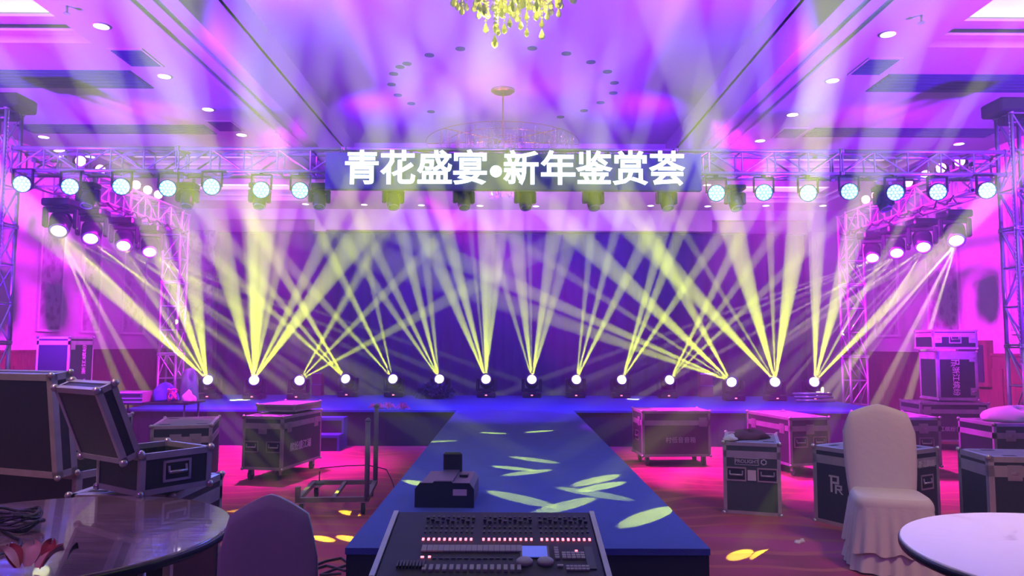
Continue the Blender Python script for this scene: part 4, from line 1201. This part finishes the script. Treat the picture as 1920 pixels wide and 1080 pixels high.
# ------------------------------------------------------------------ gear table left of the stage
gt = empty('gear_table', (at_d(292, 752, 10.0).x, 10.0, 0), 0, 'dark folding table left of the stage piled with gear', 'table')
MB().box(-.55, .55, -.28, .28, .665, .69).build('tabletop', BLACKP, gt)
for x in (-.48, .48):
    for y in (-.22, .22): MB().tube((x, y, 0), (x, y, .665), .014, 8).build('leg', STEELD, gt)
gx = gt.location.x
rk = empty('amp_rack', (at_d(247, 745, 9.9).x, 9.95, .69), 0, 'low pink lit rack unit on the gear table', 'amplifier')
MB().box(-.2, .2, -.17, .17, 0.0, .135).build('chassis', ALUTOP, rk)
MB().box(-.17, .17, -.176, -.17, .075, .11).build('display_strip', BLACKP, rk)
MB().box(-.2, .2, -.18, -.17, .05, .06).box(-.2, .2, -.18, -.17, .12, .135).box(-.2, .2, -.18, -.17, 0, .014).build('edging', STEEL, rk)
lump('blue_bundle', BLUEC, (at_d(307, 745, 10.05).x, 10.08, .692), .17, .14, .20, 21, 'dark blue cloth bundle on the gear table left of the stage', 'bundle')
rb = MB(); rr = random.Random(5); q = at_d(322, 740, 9.85)
for k in range(7):
    pts = []; a0 = rr.uniform(0, 6)
    for t in range(12):
        a = a0 + t * .55
        pts.append((q.x + .06 * math.cos(a) * rr.uniform(.7, 1.1), 9.86 + .05 * math.sin(a), .70 + .16 * abs(math.sin(a * .5 + k)) + .004))
    rb.path(pts, .008, 5)
tag(rb.build('pink_ribbon', PINKC), 'tangled pink ribbon on the gear table', 'ribbon')
lump('white_bag', CLOTHW, (at_d(352, 752, 9.9).x, 9.92, .692), .085, .09, .13, 31, 'pale purple lit bag on the right end of the gear table', 'bag')
lump('film_wrapped_lamp', BAG, (at_d(357, 735, 12.4).x, 12.4, ZS), .14, .13, .44, 44, 'round film wrapped lamp standing on the left end of the stage', 'stage light')

# ------------------------------------------------------------------ things on the stage
for (xa, xb, ya, yb, Y, l) in ((584, 603, 699, 741, 13.75, 'small brown wooden box at the back of the stage, left of the catwalk'), (1314, 1337, 700, 743, 13.75, 'small brown wooden box at the back of the stage, right of the catwalk')):
    a, b = at_d(xa, yb, Y), at_d(xb, ya, Y)
    e = empty('wooden_box', ((a.x + b.x) / 2, Y, ZS), 0, l, 'box')
    hw = (b.x - a.x) / 2
    MB().bbox(-hw, hw, 0, .22, 0, b.z - ZS, .006).build('body', WOODB, e)
    MB().box(-hw - .002, hw + .002, -.004, .0, .2, .215).box(-hw - .002, hw + .002, -.004, .0, b.z - ZS - .02, b.z - ZS).build('metal_strip', STEEL, e)
bush = MB(); rr = random.Random(8); bc = at_d(815, 742, 13.1)
for k in range(420):
    a = rr.uniform(0, 2 * PI); v = rr.random(); R_ = .36 * math.sqrt(1 - (v * .95) ** 2) * rr.uniform(.6, 1)
    x, y, z = R_ * math.cos(a), R_ * math.sin(a) * .5, .15 * v
    M = T(x, y, z + .01) @ R(rr.uniform(0, 360), 'Z') @ R(rr.uniform(-70, 70), 'X')
    bush.add([(0, 0, 0), (.025, .04, .008), (0, .10, 0), (-.025, .04, .008)], [(0, 1, 2, 3)], False, M)
be = empty('bush', (bc.x, 13.12, ZS), 0, 'dark low leafy bush at the back of the stage left of centre', 'bush')
bush.build('foliage', BUSHM, be, T(0, 0, .06))
MB().lathe([(.16, 0), (.2, .06), (.2, .08)], 16, T(0, 0, 0)).build('pot', BLACKP, be)
# pink tinsel bunches at the stage edge
for k, (px, l) in enumerate(((705, 'bunch of pink tinsel on the stage edge, leftmost of three'), (728, 'bunch of pink tinsel on the stage edge, middle of three'), (755, 'bunch of pink tinsel on the stage edge, rightmost of three'))):
    rr = random.Random(50 + k); c0 = at_d(px, 763, 11.0); m = MB()
    for i in range(46):
        a = rr.uniform(0, 2 * PI); el = rr.uniform(.1, 1.2); L = rr.uniform(.06, .105)
        mid = Vector((math.cos(a) * math.cos(el), math.sin(a) * math.cos(el), math.sin(el))) * L
        end = mid * 1.25 + Vector((0, 0, -.03))
        m.path([(0, 0, .012), mid + Vector((0, 0, .012)), (end.x, end.y, max(.004, end.z))], .0035, 4)
    o = m.build('tinsel_bunch', PINKT); o.location = (c0.x, 11.0, ZS); tag(o, l, 'decoration', 'pink tinsel bunches')
# stacked tubes right of the stage
for k in range(3):
    a = at_d(1544, 741 - k * 8, 12.6); b = at_d(1606, 741 - k * 8, 12.6)
    o = MB().tube((0, 0, 0), (.66, 0, 0), .024, 10).build('steel_tube', STEEL); o.location = (5.35 - .02 * k - .5, 12.6 + .02 * k, ZS + .026 + k * .055)
    tag(o, 'pale steel tube lying at the right end of the stage, %s of three' % ['lowest', 'middle', 'top'][k], 'tube', 'steel tubes')
# litter
e = empty('crumpled_tissue', on_z(1497, 1018, 0), 20, 'small crumpled white tissue on the carpet in front of the PR case', 'tissue')
lm = lump('tissue', PAPER, (0, 0, 0.0), .035, .02, .018, 3, None, None); lm.parent = e; lm.name = 'tissue_fold'
lm = lump('tissue', PAPER, (0, 0, 0.0), .02, .016, .022, 6, None, None); lm.parent = e; lm.location = (.045, .01, 0); lm.name = 'tissue_fold'
c = MB()
pts = [on_z(x, y, .008) for x, y in ((585, 1062), (610, 1052), (640, 1046), (655, 1058), (625, 1068), (600, 1078), (640, 1075))]
c.path(pts, .008, 6)
pts = [on_z(x, y, .008) for x, y in ((575, 1072), (612, 1060), (648, 1070))]
c.path(pts, .008, 6)
tag(c.build('floor_cable', CABLE), 'black cable lying on the carpet between the white chair and the console', 'cable')
c = MB(); pts = [on_z(x, y, .008) for x, y in ((600, 878), (650, 873), (690, 872), (725, 880), (735, 900), (742, 925))]
c.path(pts, .006, 6)
tag(c.build('floor_cable', CABLE), 'thin cable running over the carpet behind the trolley to the catwalk', 'cable')
